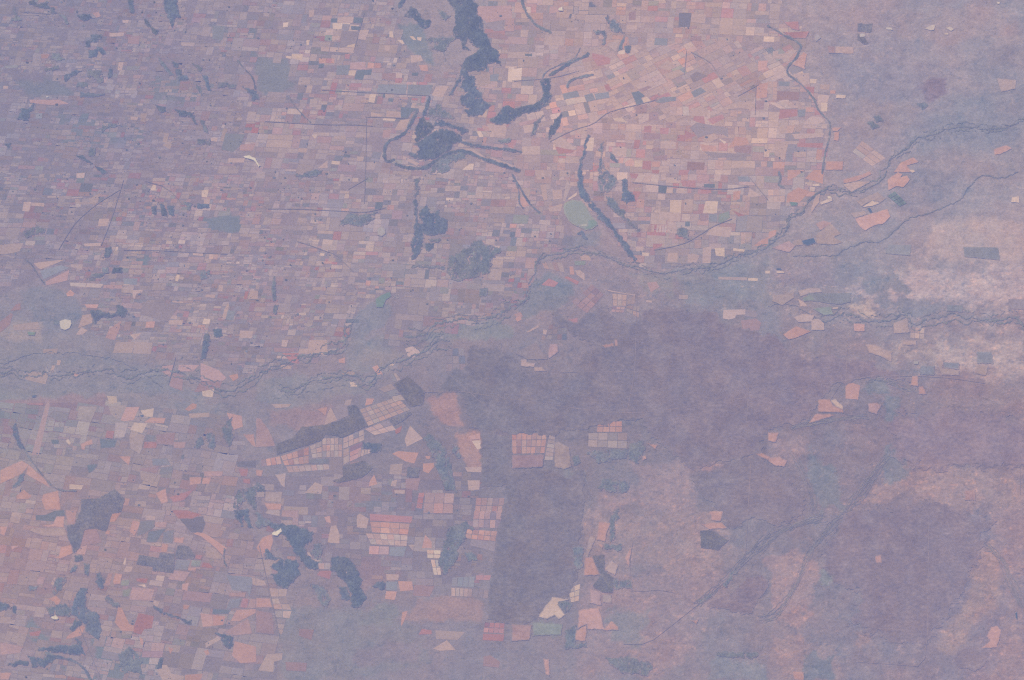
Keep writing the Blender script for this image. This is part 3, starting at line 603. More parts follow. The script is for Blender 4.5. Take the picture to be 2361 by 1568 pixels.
FIELDS = """
00 T 1010,305 1150,300 1135,335 1010,340
00 T 1130,185 1190,185 1180,215 1130,210
00 T 1095,575 1140,575 1125,650 1085,650
00 t 1670,390 1800,395 1790,430 1670,425
00 T 1205,1075 1275,1080 1265,1110 1205,1105
00 t 1300,1045 1360,1045 1335,1130 1295,1120
00 t 1515,1230 1560,1230 1540,1320 1500,1310
00 t 1540,1310 1590,1315 1570,1380 1500,1340
00 t 2060,1180 2100,1190 2060,1310 2030,1300
00 T 1945,1270 2010,1270 2000,1310 1945,1300
00 G 2080,1230 2260,1240 2220,1340 2150,1400 2040,1380
00 P 2215,1335 2361,1320 2330,1390 2210,1390
00 T 2110,1460 2260,1460 2250,1500 2100,1500
00 P 270,920 550,920 640,960 480,970 280,950
00 P 380,500 460,500 440,540 380,540
00 P 850,120 910,110 930,150 890,165
00 G 1960,235 2080,240 2050,370 1960,360
00 r 1180,340 1290,330 1280,410 1180,400
00 G 330,1050 390,1045 385,1095 330,1095
00 S 735,1095 760,1050 820,1045 810,1095
00 T 30,790 75,795 70,820 30,820
01 T 705,30 785,25 775,75 705,75
01 T 220,295 290,295 270,385 205,380
01 T 290,300 410,305 405,340 290,330
01 t 690,270 730,265 740,300 830,300 820,270 870,240 930,210 900,300 880,315 690,310
01 C 1410,140 1440,140 1435,190 1385,190
01 C 1860,190 1925,180 1910,255 1860,250
01 T 1880,265 1940,265 1930,315 1880,310
01 T 915,450 1010,450 990,520 900,520
01 T 770,680 935,670 925,700 780,705
01 t 0,690 215,675 180,750 100,770 0,780
01 T 1930,775 2020,780 2005,830 1925,825 /2x1
01 T 1775,765 1875,770 1870,795 1780,785
01 C 1630,965 1660,970 1640,1030 1615,1020
01 T 640,1035 960,1050 930,1090 650,1075 /2x1
01 P 960,1060 1130,1065 1120,1095 950,1090
01 T* 310,860 380,850 600,825 500,870 380,915 350,905
01 P* 430,1065 420,1030 640,920 620,1020
01 G* 370,930 560,880 640,900 400,1010
01 t 650,870 770,870 750,925 660,895
01 O* 610,1140 650,1105 690,1140 670,1165 620,1165
01 r 95,1300 150,1235 190,1230 190,1290
01 O 780,1240 910,1240 895,1275 800,1270
01 T 760,1340 855,1325 850,1410 720,1460
01 T 700,1520 750,1450 810,1480 760,1520
01 r 0,1400 100,1320 120,1330 90,1430 0,1500
01 t 120,1430 350,1400 370,1470 130,1480
01 T 2070,1285 2100,1230 2115,1235 2080,1380 2040,1380
01 G 2100,1295 2170,1300 2150,1385 2080,1385
01 T 1570,1340 1635,1345 1630,1375 1560,1370
01 T 1560,1385 1690,1385 1680,1430 1555,1425
01 C 1880,1370 1940,1375 1930,1425 1865,1420
01 O 1350,1400 1430,1395 1420,1455 1340,1455
01 T 2215,1480 2340,1485 2320,1550 2205,1550
01 T 1220,1110 1320,1105 1310,1130 1260,1140 1240,1190 1225,1180
01 t 1190,920 1320,920 1300,970 1185,960
01 t 1120,1080 1240,1065 1220,1140 1120,1130
01 G 1140,1000 1270,1000 1260,1060 1140,1050
01 M* 1310,1215 1660,1240 1550,1400 1300,1330
01 T 1900,1150 1990,1150 1980,1180 1890,1175
01 T 1590,1205 1690,1215 1690,1228 1590,1222
01 T 2310,1110 2380,1115 2380,1190 2290,1190
01 R 2260,1120 2290,1120 2280,1190 2250,1190
01 T 2020,1060 2060,1060 2050,1120 2010,1120
01 P 970,1550 1010,1460 1120,1390 1110,1450 1060,1568
01 T 1200,1520 1310,1500 1240,1568
10 C 845,385 925,385 915,440 840,435
10 T 835,440 920,440 905,490 830,485
10 T 645,275 715,270 710,325 640,320
10 t 715,275 800,275 790,330 710,325
10 N 640,325 705,325 700,375 630,375
10 T 700,330 780,330 770,375 700,375
10 M 790,285 950,290 920,400 770,440
10 T 950,280 1045,275 1010,370 940,360
10 C 705,215 800,215 790,270 710,270
10 T 755,155 905,155 890,215 750,210
10 S 690,170 750,170 745,205 690,205
10 S 875,240 965,245 960,280 880,275
10 S 900,160 990,165 980,215 900,210
10 C 330,500 435,500 420,560 330,540
10 C 275,515 330,520 325,545 275,535
10 C 250,210 300,205 290,250 250,250
10 T 490,95 540,95 530,155 490,160
10 C 465,370 495,370 485,420 465,420
10 T 600,430 845,440 835,490 595,475 /3x1
10 C 855,650 925,650 910,700 850,695
10 S* 930,650 1070,640 1060,690 1000,690 985,735 905,730
10 P 865,640 870,580 1010,570 1010,640
10 O 1030,575 1155,580 1150,630 1025,630 /2x1
10 O 700,540 725,540 720,585 695,585
10 R 650,540 700,540 695,585 645,580
10 O 580,535 650,540 640,585 580,580
10 R 820,500 870,500 860,545 820,540
10 S 580,590 630,590 620,625 575,630
10 G 745,605 870,600 850,690 740,690
10 r 1165,675 1290,675 1285,745 1160,730
10 R 1285,725 1350,720 1340,765 1280,765
10 T 1290,675 1350,675 1345,720 1290,720
10 T 1185,420 1240,420 1230,470 1185,470
10 C 1230,290 1260,290 1270,350 1230,345
10 C 1415,335 1450,335 1480,370 1450,370
10 C 1485,345 1530,345 1520,380 1490,370
10 C 1300,370 1350,370 1370,405 1350,410
10 T 1430,510 1520,510 1540,560 1430,580
10 O 1500,600 1580,600 1590,660 1520,650
10 C 1050,870 1110,870 1090,950 1035,940
10 T 970,920 1040,920 1030,950 965,945
10 T 1005,870 1050,870 1040,910 1000,905
10 t 1190,870 1275,870 1270,900 1200,905
10 S 1170,865 1190,865 1190,900 1165,900
10 S 1225,905 1270,910 1260,940 1220,935
10 T 720,1255 835,1255 830,1290 720,1290 /2x1
10 T 395,1365 475,1370 465,1410 390,1405
10 C 510,1245 560,1240 570,1248 545,1280
10 C 700,1485 775,1490 770,1520 695,1515
10 T 570,1550 660,1480 660,1550
10 t 500,915 570,910 560,990 490,990
10 T 1205,1020 1345,1035 1335,1085 1200,1080
10 T 1060,1035 1170,1060 1155,1080 1060,1070
10 C 1170,1090 1290,1095 1280,1120 1170,1110
10 T 1280,1195 1330,1110 1420,1100 1370,1200 1300,1205
10 P 1175,1200 1250,1195 1230,1270 1165,1270
10 G 1400,780 1630,785 1600,885 1395,880
10 G 1130,780 1395,780 1380,870 1110,860
10 T 1660,800 1780,790 1720,900 1620,880
10 R 1530,890 1570,890 1550,950 1520,945
10 S 1440,670 1500,670 1490,700 1435,695
10 S* 1335,988 1500,1000 1430,1040 1400,1090 1335,1090
10 P 2042,60 2361,50 2361,170 2200,200 2130,210 2080,170 2040,130
10 P 2300,170 2380,170 2380,290 2300,290
10 C* 2330,620 2380,620 2380,760 2320,750
10 r 2120,300 2240,300 2330,340 2310,370 2150,350
10 M 2100,215 2280,185 2290,280 2200,290
10 T 2130,1140 2310,1140 2300,1255 2170,1250
10 C 2030,1210 2120,1210 2150,1260 2060,1270 /2x1
10 R 2040,1180 2090,1180 2110,1210 2040,1205
10 C 1970,1510 2010,1510 2000,1568 1900,1568
10 R 2320,1350 2361,1310 2380,1370
10 t 2010,700 2150,670 2170,770 2060,800
10 G 2160,690 2240,680 2230,750 2160,750
10 T* 1930,1375 2010,1380 2100,1440 2080,1450
10 T* 2150,1455 2200,1462 2361,1520 2361,1555
10 T* 1360,1440 1510,1510 1480,1530 1350,1460
20 C 485,925 670,890 685,940 510,975 /2x1
20 G 465,865 600,835 625,890 480,920
20 G 665,880 740,860 770,920 690,940
20 G 760,865 890,850 900,900 775,920
20 T 785,800 850,790 865,840 795,860
20 R 850,785 890,775 915,830 870,840
20 T 1130,790 1265,730 1340,785 1180,830
20 r 1160,830 1260,790 1290,805 1200,850
20 T 1215,865 1350,800 1420,840 1250,900
20 C 1200,905 1250,890 1280,935 1215,950
20 R 1265,910 1340,865 1355,890 1300,930
20 R 1350,890 1440,850 1470,885 1360,905
20 G 1320,940 1390,895 1515,895 1510,930 1360,950
20 T 1340,620 1440,555 1520,610 1450,650
20 T 1390,690 1540,640 1590,680 1460,740
20 G 1530,650 1595,615 1590,670
20 M 1640,700 1700,660 1810,700 1670,760
20 G 1650,850 1740,805 1790,845 1680,900
20 T 1460,985 1630,980 1640,1070 1450,1060 /3x1
20 T 1650,995 1805,995 1800,1075 1640,1070
20 r 1140,980 1250,960 1240,1040 1140,1045
20 r 1265,1035 1350,1035 1345,1110 1260,1105
20 T 1165,1055 1265,1050 1260,1110 1170,1150
20 R 1220,1165 1290,1160 1280,1225 1215,1215
20 R 1365,1180 1450,1180 1440,1240 1365,1235
20 r 1425,1130 1510,1130 1510,1180 1420,1180
20 R 1680,1070 1770,1070 1780,1150 1670,1110
20 R 1800,1100 1940,1055 1960,1090 1850,1150
20 M* 1700,1130 1990,1180 1995,1270 1950,1240 1850,1230 1720,1270 1640,1180
20 T 1750,1290 1860,1225 1910,1270 1800,1330
20 R 1590,1200 1700,1250 1600,1290
20 R 1530,1245 1595,1245 1590,1305 1520,1300
20 r 1215,1225 1370,1230 1365,1285 1210,1285
20 R 1130,1290 1185,1290 1170,1370 1120,1370
20 t 1375,1240 1525,1240 1520,1290 1370,1290
20 T 1370,1305 1440,1300 1510,1310 1510,1375 1370,1370
20 r 1295,1365 1365,1365 1365,1400 1290,1400
20 T 920,1360 1060,1365 1050,1450 930,1440
20 C 930,1090 1010,1085 1065,1130 950,1120
20 C* 693,1270 760,1270 745,1395 680,1390
20 R* 400,1350 480,1370 580,1390 550,1410 430,1420 405,1375
20 T 360,1300 450,1260 555,1340 480,1370 400,1350
20 M* 655,1395 760,1400 740,1568 640,1568
20 T 590,1190 660,1175 665,1250 600,1230
20 T 525,1205 580,1190 590,1240 540,1250
20 r 480,1230 530,1210 550,1260 500,1280
20 M 1770,1400 2200,1425 2200,1440 1850,1460
20 r 2050,1345 2210,1340 2205,1420 2050,1400
20 O 2060,1260 2160,1270 2190,1330 1990,1370
20 O 1730,1330 1880,1350 1890,1395 1760,1395
20 C 1900,1275 1980,1310 1960,1330
20 r 1310,1440 1430,1430 1430,1480 1310,1480
20 r 1620,1490 1780,1500 1770,1568 1610,1568
20 R 1210,1485 1285,1485 1280,1568 1200,1560
20 O 1290,1490 1370,1490 1365,1540 1290,1540
20 C 1130,1480 1205,1480 1200,1540 1130,1540
20 O 1040,1500 1100,1460 1128,1490 1120,1530 1050,1535
20 P 350,60 400,60 480,100 340,130
20 T 410,110 540,115 520,170 410,165
20 t 440,165 580,180 570,260 430,240
20 r 1080,120 1140,100 1140,180 1075,190
20 T 1060,230 1155,230 1150,275 1060,270
20 r 1650,335 1750,335 1740,380 1645,375
20 T 1660,125 1790,135 1780,220 1645,200
20 t 110,525 250,530 235,625 110,620
20 C 0,640 95,625 85,740 0,750
20 S 120,495 185,500 185,520 120,515
20 r 300,520 345,500 340,600 280,605
20 R 740,490 830,510 910,540 900,590 790,610 740,530
20 O 1000,350 1070,340 1050,450 990,450
20 t 900,390 990,380 960,480 880,420
20 C 980,470 1050,460 1040,500 980,500
20 M 1075,345 1165,340 1160,410 1080,415
20 G 1320,350 1435,355 1430,420 1310,415
20 T 1265,345 1315,350 1310,380 1260,380
20 O 2270,560 2361,560 2340,640 2270,660
20 t 2095,890 2240,850 2230,930 2100,930
20 T 2080,940 2230,940 2225,1010 2080,1000
20 T 1980,990 2060,950 2090,1000 2010,1010
20 T 1910,1030 1980,995 2010,1040 1960,1050
20 O 2260,780 2361,760 2350,900 2250,910
20 r 2250,930 2330,925 2320,1010 2245,1010
20 K* 1540,120 1655,120 1640,250 1535,248
20 S* 1100,855 1170,840 1225,885 1190,905 1215,950 1150,965
21 T 215,0 290,0 310,75 230,95
21 T 370,185 460,180 465,265 380,275
21 t 470,290 505,80 545,155 490,290
21 C 520,260 600,205 595,235 520,280
21 O 70,250 110,250 160,330 95,345
21 T 260,140 310,130 330,280 290,280
21 T 330,350 470,310 450,380 350,385
21 R 1115,195 1190,200 1150,290 1110,290
21 R 1085,30 1165,35 1150,80 1100,75
21 T 1170,40 1360,45 1350,120 1120,115 /3x1
21 T 1235,135 1350,140 1345,210 1240,200
21 S 1352,145 1430,150 1420,215 1350,205
21 t 1255,215 1340,215 1335,275 1250,270
21 T 1345,220 1415,225 1410,280 1340,275
21 T 1520,165 1610,170 1600,220 1510,215
21 R 1565,100 1695,95 1690,165 1570,150
21 R 1740,180 1830,175 1840,215 1745,215
21 R 1540,0 1640,0 1615,45 1535,50
21 R 1290,0 1360,0 1350,35 1290,30
21 T 1865,40 1930,40 1920,100 1865,100
21 S 1770,130 1870,130 1870,165 1770,160
21 T 2190,165 2300,240 2170,255
21 G 2080,60 2180,60 2200,105 2090,105
21 T 1590,270 1670,270 1665,385 1580,380
21 T 1440,390 1560,395 1550,480 1435,470
21 T 1570,405 1730,405 1720,480 1560,475 /2x1
21 T 1360,385 1438,385 1435,445 1355,440
21 r 1733,410 1810,410 1800,470 1735,470
21 G 1820,410 1890,410 1890,475 1815,475
21 t 1200,500 1315,505 1310,575 1195,570 /4x1
21 T 1335,505 1430,510 1425,580 1325,575 /4x1
21 T 1437,475 1515,480 1520,585 1430,580
21 S 1600,465 1640,465 1640,520 1595,520
21 r 1100,575 1240,575 1235,622 1100,618 /3x1
21 T 1100,624 1235,628 1230,665 1100,655 /2x1
21 T* 1140,705 1215,705 1210,750 1145,750
21 C* 1200,760 1270,765 1260,795 1200,790
21 R 1300,680 1390,680 1380,705 1300,740
21 T 1440,765 1530,765 1525,850 1430,845
21 T 1620,780 1660,770 1730,790 1700,855 1620,855
21 T 1760,720 1840,705 1830,860 1755,860
21 T 1860,520 2030,530 2010,620 1780,600
21 C 1870,720 1960,715 1960,800 1880,790
21 T 2110,575 2205,585 2195,660 2110,690 /2x1
21 C 2040,720 2150,735 2140,755 2040,745
21 O 2230,700 2290,650 2361,620 2361,700
21 C 1785,285 1900,290 1890,400 1760,400
21 N 1910,410 2000,380 2010,440 1930,490 1900,480
21 O 2040,200 2110,190 2100,270 2040,280
21 R 2150,420 2090,430 2030,370
21 N* 575,840 680,840 675,875 580,880
21 O* 530,890 565,890 575,965 535,965
21 T* 580,925 630,925 670,960 670,1020 600,970
21 T 620,780 720,790 730,840 640,830
21 t 270,850 460,850 490,950 300,910 /4x1
21 t* 1900,985 2170,990 2170,1020 1905,1010
21 C* 2180,995 2268,1000 2265,1025 2175,1020
21 C 2335,930 2380,930 2380,955 2335,955
21 R* 270,1060 340,1000 430,1040 390,1080
21 R* 480,990 510,980 620,1030 600,1060
21 r 545,1215 740,1055 850,1150 690,1325 /4x3
21 M* 825,1115 925,1175 925,1265 740,1310 700,1325 860,1160
21 T 925,1140 1060,1150 1055,1255 930,1255 /3x2
21 P 925,1258 1045,1262 1030,1320 915,1310 /3x2
21 t 1062,1190 1140,1150 1130,1240 1062,1245 /2x1
21 t 1060,1250 1180,1255 1170,1370 1050,1300 /2x2
21 T* 830,1095 1060,1140 1140,1150 1130,1160 1060,1148 900,1120
21 T* 1235,1200 1290,1205 1290,1225 1235,1220
21 t* 1540,1150 1625,1155 1620,1195 1540,1190
21 P* 1245,1040 1330,1030 1360,1080 1280,1130
21 T* 1950,1290 2155,1285 2150,1335 2065,1335 2060,1365 2000,1380 1945,1370
21 M* 2160,1290 2250,1300 2260,1360 2145,1350
21 r* 2110,1390 2250,1370 2300,1410 2280,1480 2130,1490
21 R* 515,1380 605,1365 600,1450 515,1455
21 O* 955,1510 990,1505 985,1530 955,1530
21 P* 20,1330 80,1310 100,1350 60,1390
21 O* 30,1370 70,1345 90,1380 50,1400
21 T* 130,1495 240,1430 248,1450 150,1500
21 T* 285,1470 325,1475 315,1520 290,1515
21 t 235,1525 310,1525 305,1568 230,1568 /2x1
21 M 340,1430 510,1390 505,1568 320,1568 /4x3
30 T 775,1402 868,1298 1090,1460 960,1535 /3x2
30 O* 1225,1500 1340,1450 1390,1495 1280,1530 1340,1590 1160,1590
30 T* 620,430 790,435 790,498 620,490
30 r* 545,425 618,430 618,490 560,490
30 R* 150,205 280,200 290,280 220,270
30 R* 150,300 380,290 350,355 230,350
30 O* 230,600 330,480 360,500 340,610 340,640
30 T 45,470 95,470 95,500 180,490 185,460 270,465 190,550 45,540
30 T 60,630 155,630 140,720 50,745
30 T 230,680 380,675 385,770 330,790
30 C 387,730 450,730 445,770 387,770
30 T 480,780 570,780 565,830 485,825
30 R 330,800 430,800 420,870
30 O 570,835 625,835 620,865 575,865
30 C* 625,875 720,880 715,910 625,908
30 T 460,870 570,880 550,940 490,970 460,960
30 C 490,948 550,948 545,1030 490,1025
30 T 0,750 90,750 80,930 0,930 /2x3
30 G 95,750 200,755 195,795 100,790
30 r 85,840 290,850 280,925 180,920 80,930
30 T 0,945 280,930 350,1000 110,1005 /4x1
30 R 110,1010 270,1010 270,1070 100,1100
30 G 275,1010 345,1010 340,1070 280,1080
30 O 350,990 425,990 415,1035 350,1030
30 R 430,990 490,1060 430,1060
30 T 330,1130 400,1070 490,1085 520,1110 460,1150 330,1150
30 T 95,1170 330,1140 300,1220 100,1240 /3x1
30 T 330,1155 460,1160 440,1190 330,1185
30 T 220,1235 520,1230 500,1265 250,1285
30 R 270,1320 510,1320 500,1365 270,1355
30 T 60,1300 190,1310 150,1480 60,1430
30 T 240,1400 355,1400 350,1450 240,1450
30 O 450,1380 505,1380 490,1480 440,1470
30 O* 590,1180 680,1175 640,1210 600,1210
30 O* 610,1220 660,1215 650,1300 605,1295
30 O* 2080,1380 2200,1340 2250,1370 2150,1420 2090,1430
30 O* 540,1490 695,1490 685,1568 530,1568
30 t* 2110,725 2290,740 2280,820 2150,850
31 O* 690,90 860,45 940,10 955,40 830,100 700,125
31 T* 700,130 830,105 940,110 770,205 690,140
31 O* 1100,90 1200,20 1240,40 1220,70 1280,50 1310,90 1250,160 1190,150 1110,190
31 C* 1290,0 1340,0 1360,15 1330,30
31 t* 815,290 1010,205 1085,265 1040,300 960,278 860,338
31 C* 865,345 960,285 1040,305 960,335
31 O* 800,450 1100,360 1130,430 1060,500 980,510 900,560 850,530
31 t* 760,400 890,380 910,410 800,445
31 t* 440,600 580,490 670,590 610,620 690,670 600,690 450,680
31 P* 440,500 510,465 590,490 480,560
31 t* 230,660 305,640 315,695 240,700
31 P* 40,720 190,655 250,700 200,760 100,740
31 T* 395,360 440,240 480,220 470,300 400,395
31 C* 480,300 590,250 590,290 490,320
31 C* 2250,250 2315,245 2315,300 2240,300
31 C* 410,130 470,125 480,150 410,155
31 C* 395,178 430,178 430,200 398,200
31 O 340,80 420,0 515,0 505,130 420,100
31 O 180,0 340,0 260,60 180,100
31 T 0,180 160,170 155,300 0,300 /3x2
31 O 180,220 280,160 380,200 290,300 170,300
31 C* 80,930 155,935 150,955 80,955
31 O 10,570 80,550 70,600 0,640
31 t* 1160,1410 1290,1370 1290,1440 1310,1500 1160,1510
31 T 1315,1445 1445,1460 1440,1560 1310,1550 /3x2
31 O* 790,1415 890,1420 890,1490 790,1485
31 T* 400,1380 470,1375 520,1420 520,1480 400,1475
31 T* 235,1360 330,1325 430,1340 400,1400 280,1405
31 O* 135,1520 260,1440 400,1490 280,1540 190,1568
31 t* 280,1120 380,1090 480,1090 500,1130 380,1137 300,1170
31 t* 40,1160 240,1130 240,1180 130,1250 40,1210
31 G* 370,1140 760,1135 760,1220 650,1240 340,1200
31 N* 320,1180 400,1150 430,1200 330,1212
31 C* 590,1270 650,1265 645,1280 595,1285
31 N* 410,1280 580,1260 600,1330 520,1340
31 T* 275,1190 325,1215 370,1260 300,1260
31 M* 2215,1190 2400,1195 2400,1290 2215,1280
31 G* 1110,690 1320,690 1310,790 1080,770
31 G* 1800,710 2120,715 2140,830 1810,800
31 G* 1650,1245 1800,1250 1790,1310 1650,1300
02 t 1070,20 1240,20 1220,120 1040,120
02 t 1245,15 1410,25 1390,130 1225,125
02 t* 395,85 535,80 520,130 400,120
02 T* 480,235 510,235 490,300 465,295
02 T* 530,185 565,190 550,235 520,230
02 t* 200,330 300,290 450,310 420,410 250,370
02 O* 670,305 720,310 725,340 690,335
02 P 1500,240 1600,230 1570,340 1490,290
02 r 1560,410 1600,300 1690,330 1680,470 1570,430
02 P 1650,230 1840,230 1780,290 1640,290
02 P 1850,210 2020,280 2090,350 2060,375 1850,380
02 r 1790,480 1850,385 2050,380 2030,440 1830,480
02 C* 1860,460 1900,440 1980,445 1960,530 1870,520
02 O 2110,330 2190,310 2200,350 2150,380
02 C* 985,515 1075,520 1080,580 1010,590
02 t* 1000,610 1165,600 1160,700 1080,730 1020,680
02 O* 1165,620 1290,615 1230,740 1150,750 1110,740
02 C* 1295,650 1420,630 1410,710 1330,705
02 O* 1390,715 1530,720 1510,770 1330,760
02 C* 1240,760 1360,770 1310,860 1200,830
02 O* 1705,640 1770,585 1815,590 1810,630 1740,655
02 T* 1740,680 1930,670 1930,710 1750,720
02 O* 2090,670 2230,700 2240,800 2140,835 2120,740
02 P* 420,600 450,560 460,600 360,1060 290,1065
02 R 250,585 400,580 400,605 250,598
02 t 730,610 900,615 840,760 700,740
02 M 440,700 500,650 640,670 620,740 560,760
02 R* 985,835 1055,840 1040,910 970,900
02 t 1060,760 1190,760 1150,900 1050,910
02 R 1330,940 1460,940 1440,1000 1320,1000
02 t 1190,900 1210,830 1340,880 1310,1000 1290,1060 1200,1000
02 r 1440,870 1620,850 1600,970 1440,960
02 G 1350,870 1430,880 1420,930 1340,930
02 P 1600,940 1720,940 1700,1000 1600,1000
02 M 1590,1005 1690,1010 1660,1130 1590,1120
02 S 920,910 1080,920 1060,990 930,1000
02 S 470,920 545,920 540,960 480,960
02 O 740,960 850,910 860,960 790,980 780,1020 750,1010
02 C 600,930 630,910 660,950 640,970
02 O 1090,1070 1210,1070 1190,1160
02 G 1400,1095 1540,1090 1580,1155 1410,1155
02 O 0,1200 200,1110 270,1150 210,1230 0,1330
02 O 260,1145 420,1290 470,1370 240,1240
02 O 150,1440 220,1380 300,1440 260,1470 150,1470
02 O 400,1420 540,1390 560,1568 420,1568 380,1480
02 C* 640,1330 770,1340 750,1380 640,1375
02 S 800,1150 900,1145 870,1200 820,1230
02 P 1880,1210 2060,1210 2050,1258 1880,1262
02 O 1750,1265 1865,1262 1850,1330 1745,1340
02 O 1870,1270 1950,1262 1930,1330 1860,1330
02 O 1430,1410 1530,1370 1550,1500 1490,1510
02 R 1560,1450 1800,1370 1700,1480 1600,1500
02 S 1670,1070 1700,1050 1695,1100 1670,1100
02 r 1300,1180 1470,1160 1450,1235 1290,1205
02 t 1290,1215 1450,1250 1410,1330 1300,1290
02 R 2200,1185 2290,1190 2280,1260 2220,1260
02 R 2240,1280 2310,1280 2310,1330 2240,1320
02 K 2180,1120 2361,1110 2361,1175 2190,1170
02 O 2240,870 2340,870 2361,990 2320,970
02 G 1480,1175 1600,1160 1590,1220 1470,1240
02 M 1940,1310 2020,1320 1980,1410 1910,1380
12 T 610,905 798,902 793,1080 612,1085 /5x3
12 T 495,980 606,930 608,1086 520,1088 /2x3
12 T 804,905 995,825 1000,925 804,1005 /4x2
12 t 804,1012 858,990 862,1125 806,1155 /1x2
12 P 864,985 990,935 940,1090 864,1125 /1x3
12 T 945,1012 1060,1010 1055,1042 935,1090 /4x1
12 T 955,640 1300,525 1425,645 1035,795 /7x4
12 T 1000,822 1215,738 1295,830 1095,880 /3x2
12 t 1125,450 1245,400 1380,555 1300,560 /1x3
12 O 45,1105 220,1070 240,1145 50,1170 /4x1
12 O 225,1070 488,985 488,1140 265,1160 /5x2
12 T 275,1165 670,1145 680,1195 300,1225 /7x1
12 R 1500,1410 1555,1405 1530,1560 1475,1550 /1x3
12 P 1560,1405 1830,1415 1815,1600 1540,1600 /3x2
12 t 1240,310 1290,305 1340,370 1260,390 /2x1
12 T* 240,0 300,0 280,65 235,60
12 T* 490,0 655,0 660,135 500,130 385,125 400,85 480,80
12 r 165,70 370,75 350,110 170,110
12 T 195,145 340,150 330,175 190,170
12 t 0,170 90,175 80,210 0,205
12 R 240,120 390,120 400,220 330,210
12 T 230,230 330,240 320,270 230,265
12 O* 760,180 820,160 820,215 770,210
12 t* 795,290 915,290 910,330 790,325
12 C* 865,390 900,390 945,430 870,430
12 T* 1375,80 1440,55 1520,110 1450,165 1400,150
12 O* 1070,250 1120,230 1170,320 1120,320
12 C* 1230,230 1290,200 1270,235 1240,245
12 T* 145,590 330,590 300,620 180,630
12 O* 1020,540 1090,540 1070,590 1005,605
12 O* 560,640 660,615 640,700 610,670
12 t* 830,560 885,545 870,600 800,620
12 T* 660,680 690,620 750,740 630,785
12 M 715,640 760,590 840,600 850,700 750,740
12 P 0,720 40,720 120,830 150,900 180,980 0,990
12 r 870,1130 1000,1110 960,1160 860,1200
12 M* 675,1090 798,1085 798,1250 690,1200
12 G 490,1100 670,1090 670,1145 490,1140
12 O 0,1195 70,1200 50,1260 0,1255
12 T 170,1240 275,1230 265,1360 240,1350
12 T* 450,1410 545,1310 615,1340 600,1420
12 t 90,1400 245,1400 230,1500 80,1490
12 O 70,1500 240,1510 230,1568 110,1568
12 O* 1050,1300 1090,1240 1120,1330 1040,1350
12 O* 1255,1050 1310,1025 1500,1040 1460,1140 1380,1120
12 T* 1370,920 1420,790 1540,910 1390,985
12 R* 1280,830 1350,790 1330,850 1290,870
12 t* 1240,1150 1355,1140 1340,1240 1230,1240
12 T* 1255,1300 1300,1290 1290,1350 1240,1350
12 r* 1380,1280 1515,1275 1490,1390 1380,1370
12 T* 1275,1385 1375,1385 1370,1420 1280,1415
12 C* 1990,930 2070,925 2075,1000 2040,1010
12 T* 1925,1175 2085,1170 2075,1220 1950,1215
12 T* 1950,1295 2065,1295 2060,1380 1960,1385
12 O* 1965,885 2065,860 2068,915 1970,920
12 O* 1540,1140 1640,1135 1650,1160 1590,1230 1540,1210
12 O* 1560,1070 1610,1070 1600,1100 1570,1095
12 M 1760,75 1920,75 1940,290 1750,290 /3x3
12 P 2030,1455 2295,1455 2275,1600 2015,1600 /5x2
13 P 2010,10 2268,10 2260,170 1995,160 /5x2
13 O 1945,175 2225,195 2212,290 1925,262 /5x2
13 M* 1985,270 2210,295 2200,385 1970,325
13 T 1800,715 1998,725 1990,803 1800,795 /5x1
13 M 2003,727 2150,735 2140,820 1997,805 /3x1
13 R 2030,600 2170,600 2155,650 2025,645 /2x1
13 G 1810,620 2020,610 2010,715 1800,705 /4x1
13 R* 1050,35 1445,60 1430,118 1050,98
13 O 1050,105 1420,125 1400,228 1070,208 /4x2
13 T 1010,213 1400,233 1390,335 1060,315 /6x2
13 C 1575,365 1705,370 1700,450 1580,445 /2x2
13 C 1610,455 1690,460 1710,600 1640,600 /2x2
13 t* 60,450 225,455 140,520 150,600 95,600
13 T 120,720 290,730 280,800 130,800 /2x1
13 T 137,820 280,805 330,925 165,915 /2x2
13 T 167,925 330,930 310,1000 180,990 /2x1
13 T 180,1003 280,1005 240,1150 212,1140 /1x3
13 T 0,630 80,650 100,700 0,700
13 O 0,810 130,815 150,900 0,900
13 r 0,920 150,950 170,1150 0,1130
13 M 0,720 110,725 125,795 0,790
13 R 2110,1035 2295,1045 2285,1140 2095,1130 /4x2
13 R* 2095,1140 2290,1148 2280,1210 2090,1200
13 T* 690,150 740,140 770,220 770,310 660,300
13 O* 630,65 680,55 690,120 650,110
13 T 570,490 690,485 680,552 580,548 /2x1
13 R* 590,560 700,560 680,640 560,600
13 C* 690,515 810,535 920,620 910,642 840,590 690,532
13 r* 400,1095 535,1105 510,1200 395,1160
13 r* 270,1400 470,1410 460,1490 280,1480
13 T* 1200,590 1320,595 1310,648 1205,645
13 G* 1195,660 1305,660 1300,740 1200,738
13 O* 1200,748 1300,752 1280,830 1190,820
13 O* 1310,655 1440,660 1450,740 1330,750
13 t* 1655,1110 1930,1125 1860,1200 1660,1190
13 T* 1630,1280 1760,1200 1840,1290 1700,1300
13 R* 1500,1150 1530,1095 1620,1110 1620,1145
13 r* 2100,1350 2160,1340 2250,1400 2240,1455 2095,1440
13 r* 1460,690 1650,700 1600,800 1450,790
13 G* 1235,340 1390,340 1360,430 1230,420
13 P 1045,330 1230,335 1225,415 1040,410 /2x1
13 t* 1400,320 1460,320 1450,380
13 M* 640,390 710,390 690,480 630,470
13 T* 20,1480 100,1330 245,1320 240,1380 165,1400 160,1495
13 O* 1530,350 1560,230 1620,290 1620,350
13 T* 470,390 500,390 520,450 610,470 510,485
13 T 930,50 960,35 1040,80 1020,170 930,160
13 P 240,0 395,0 380,75 235,60
13 t 80,30 110,-5 222,0 220,60
13 O 0,350 60,250 150,220 160,290 130,390 70,400 60,440
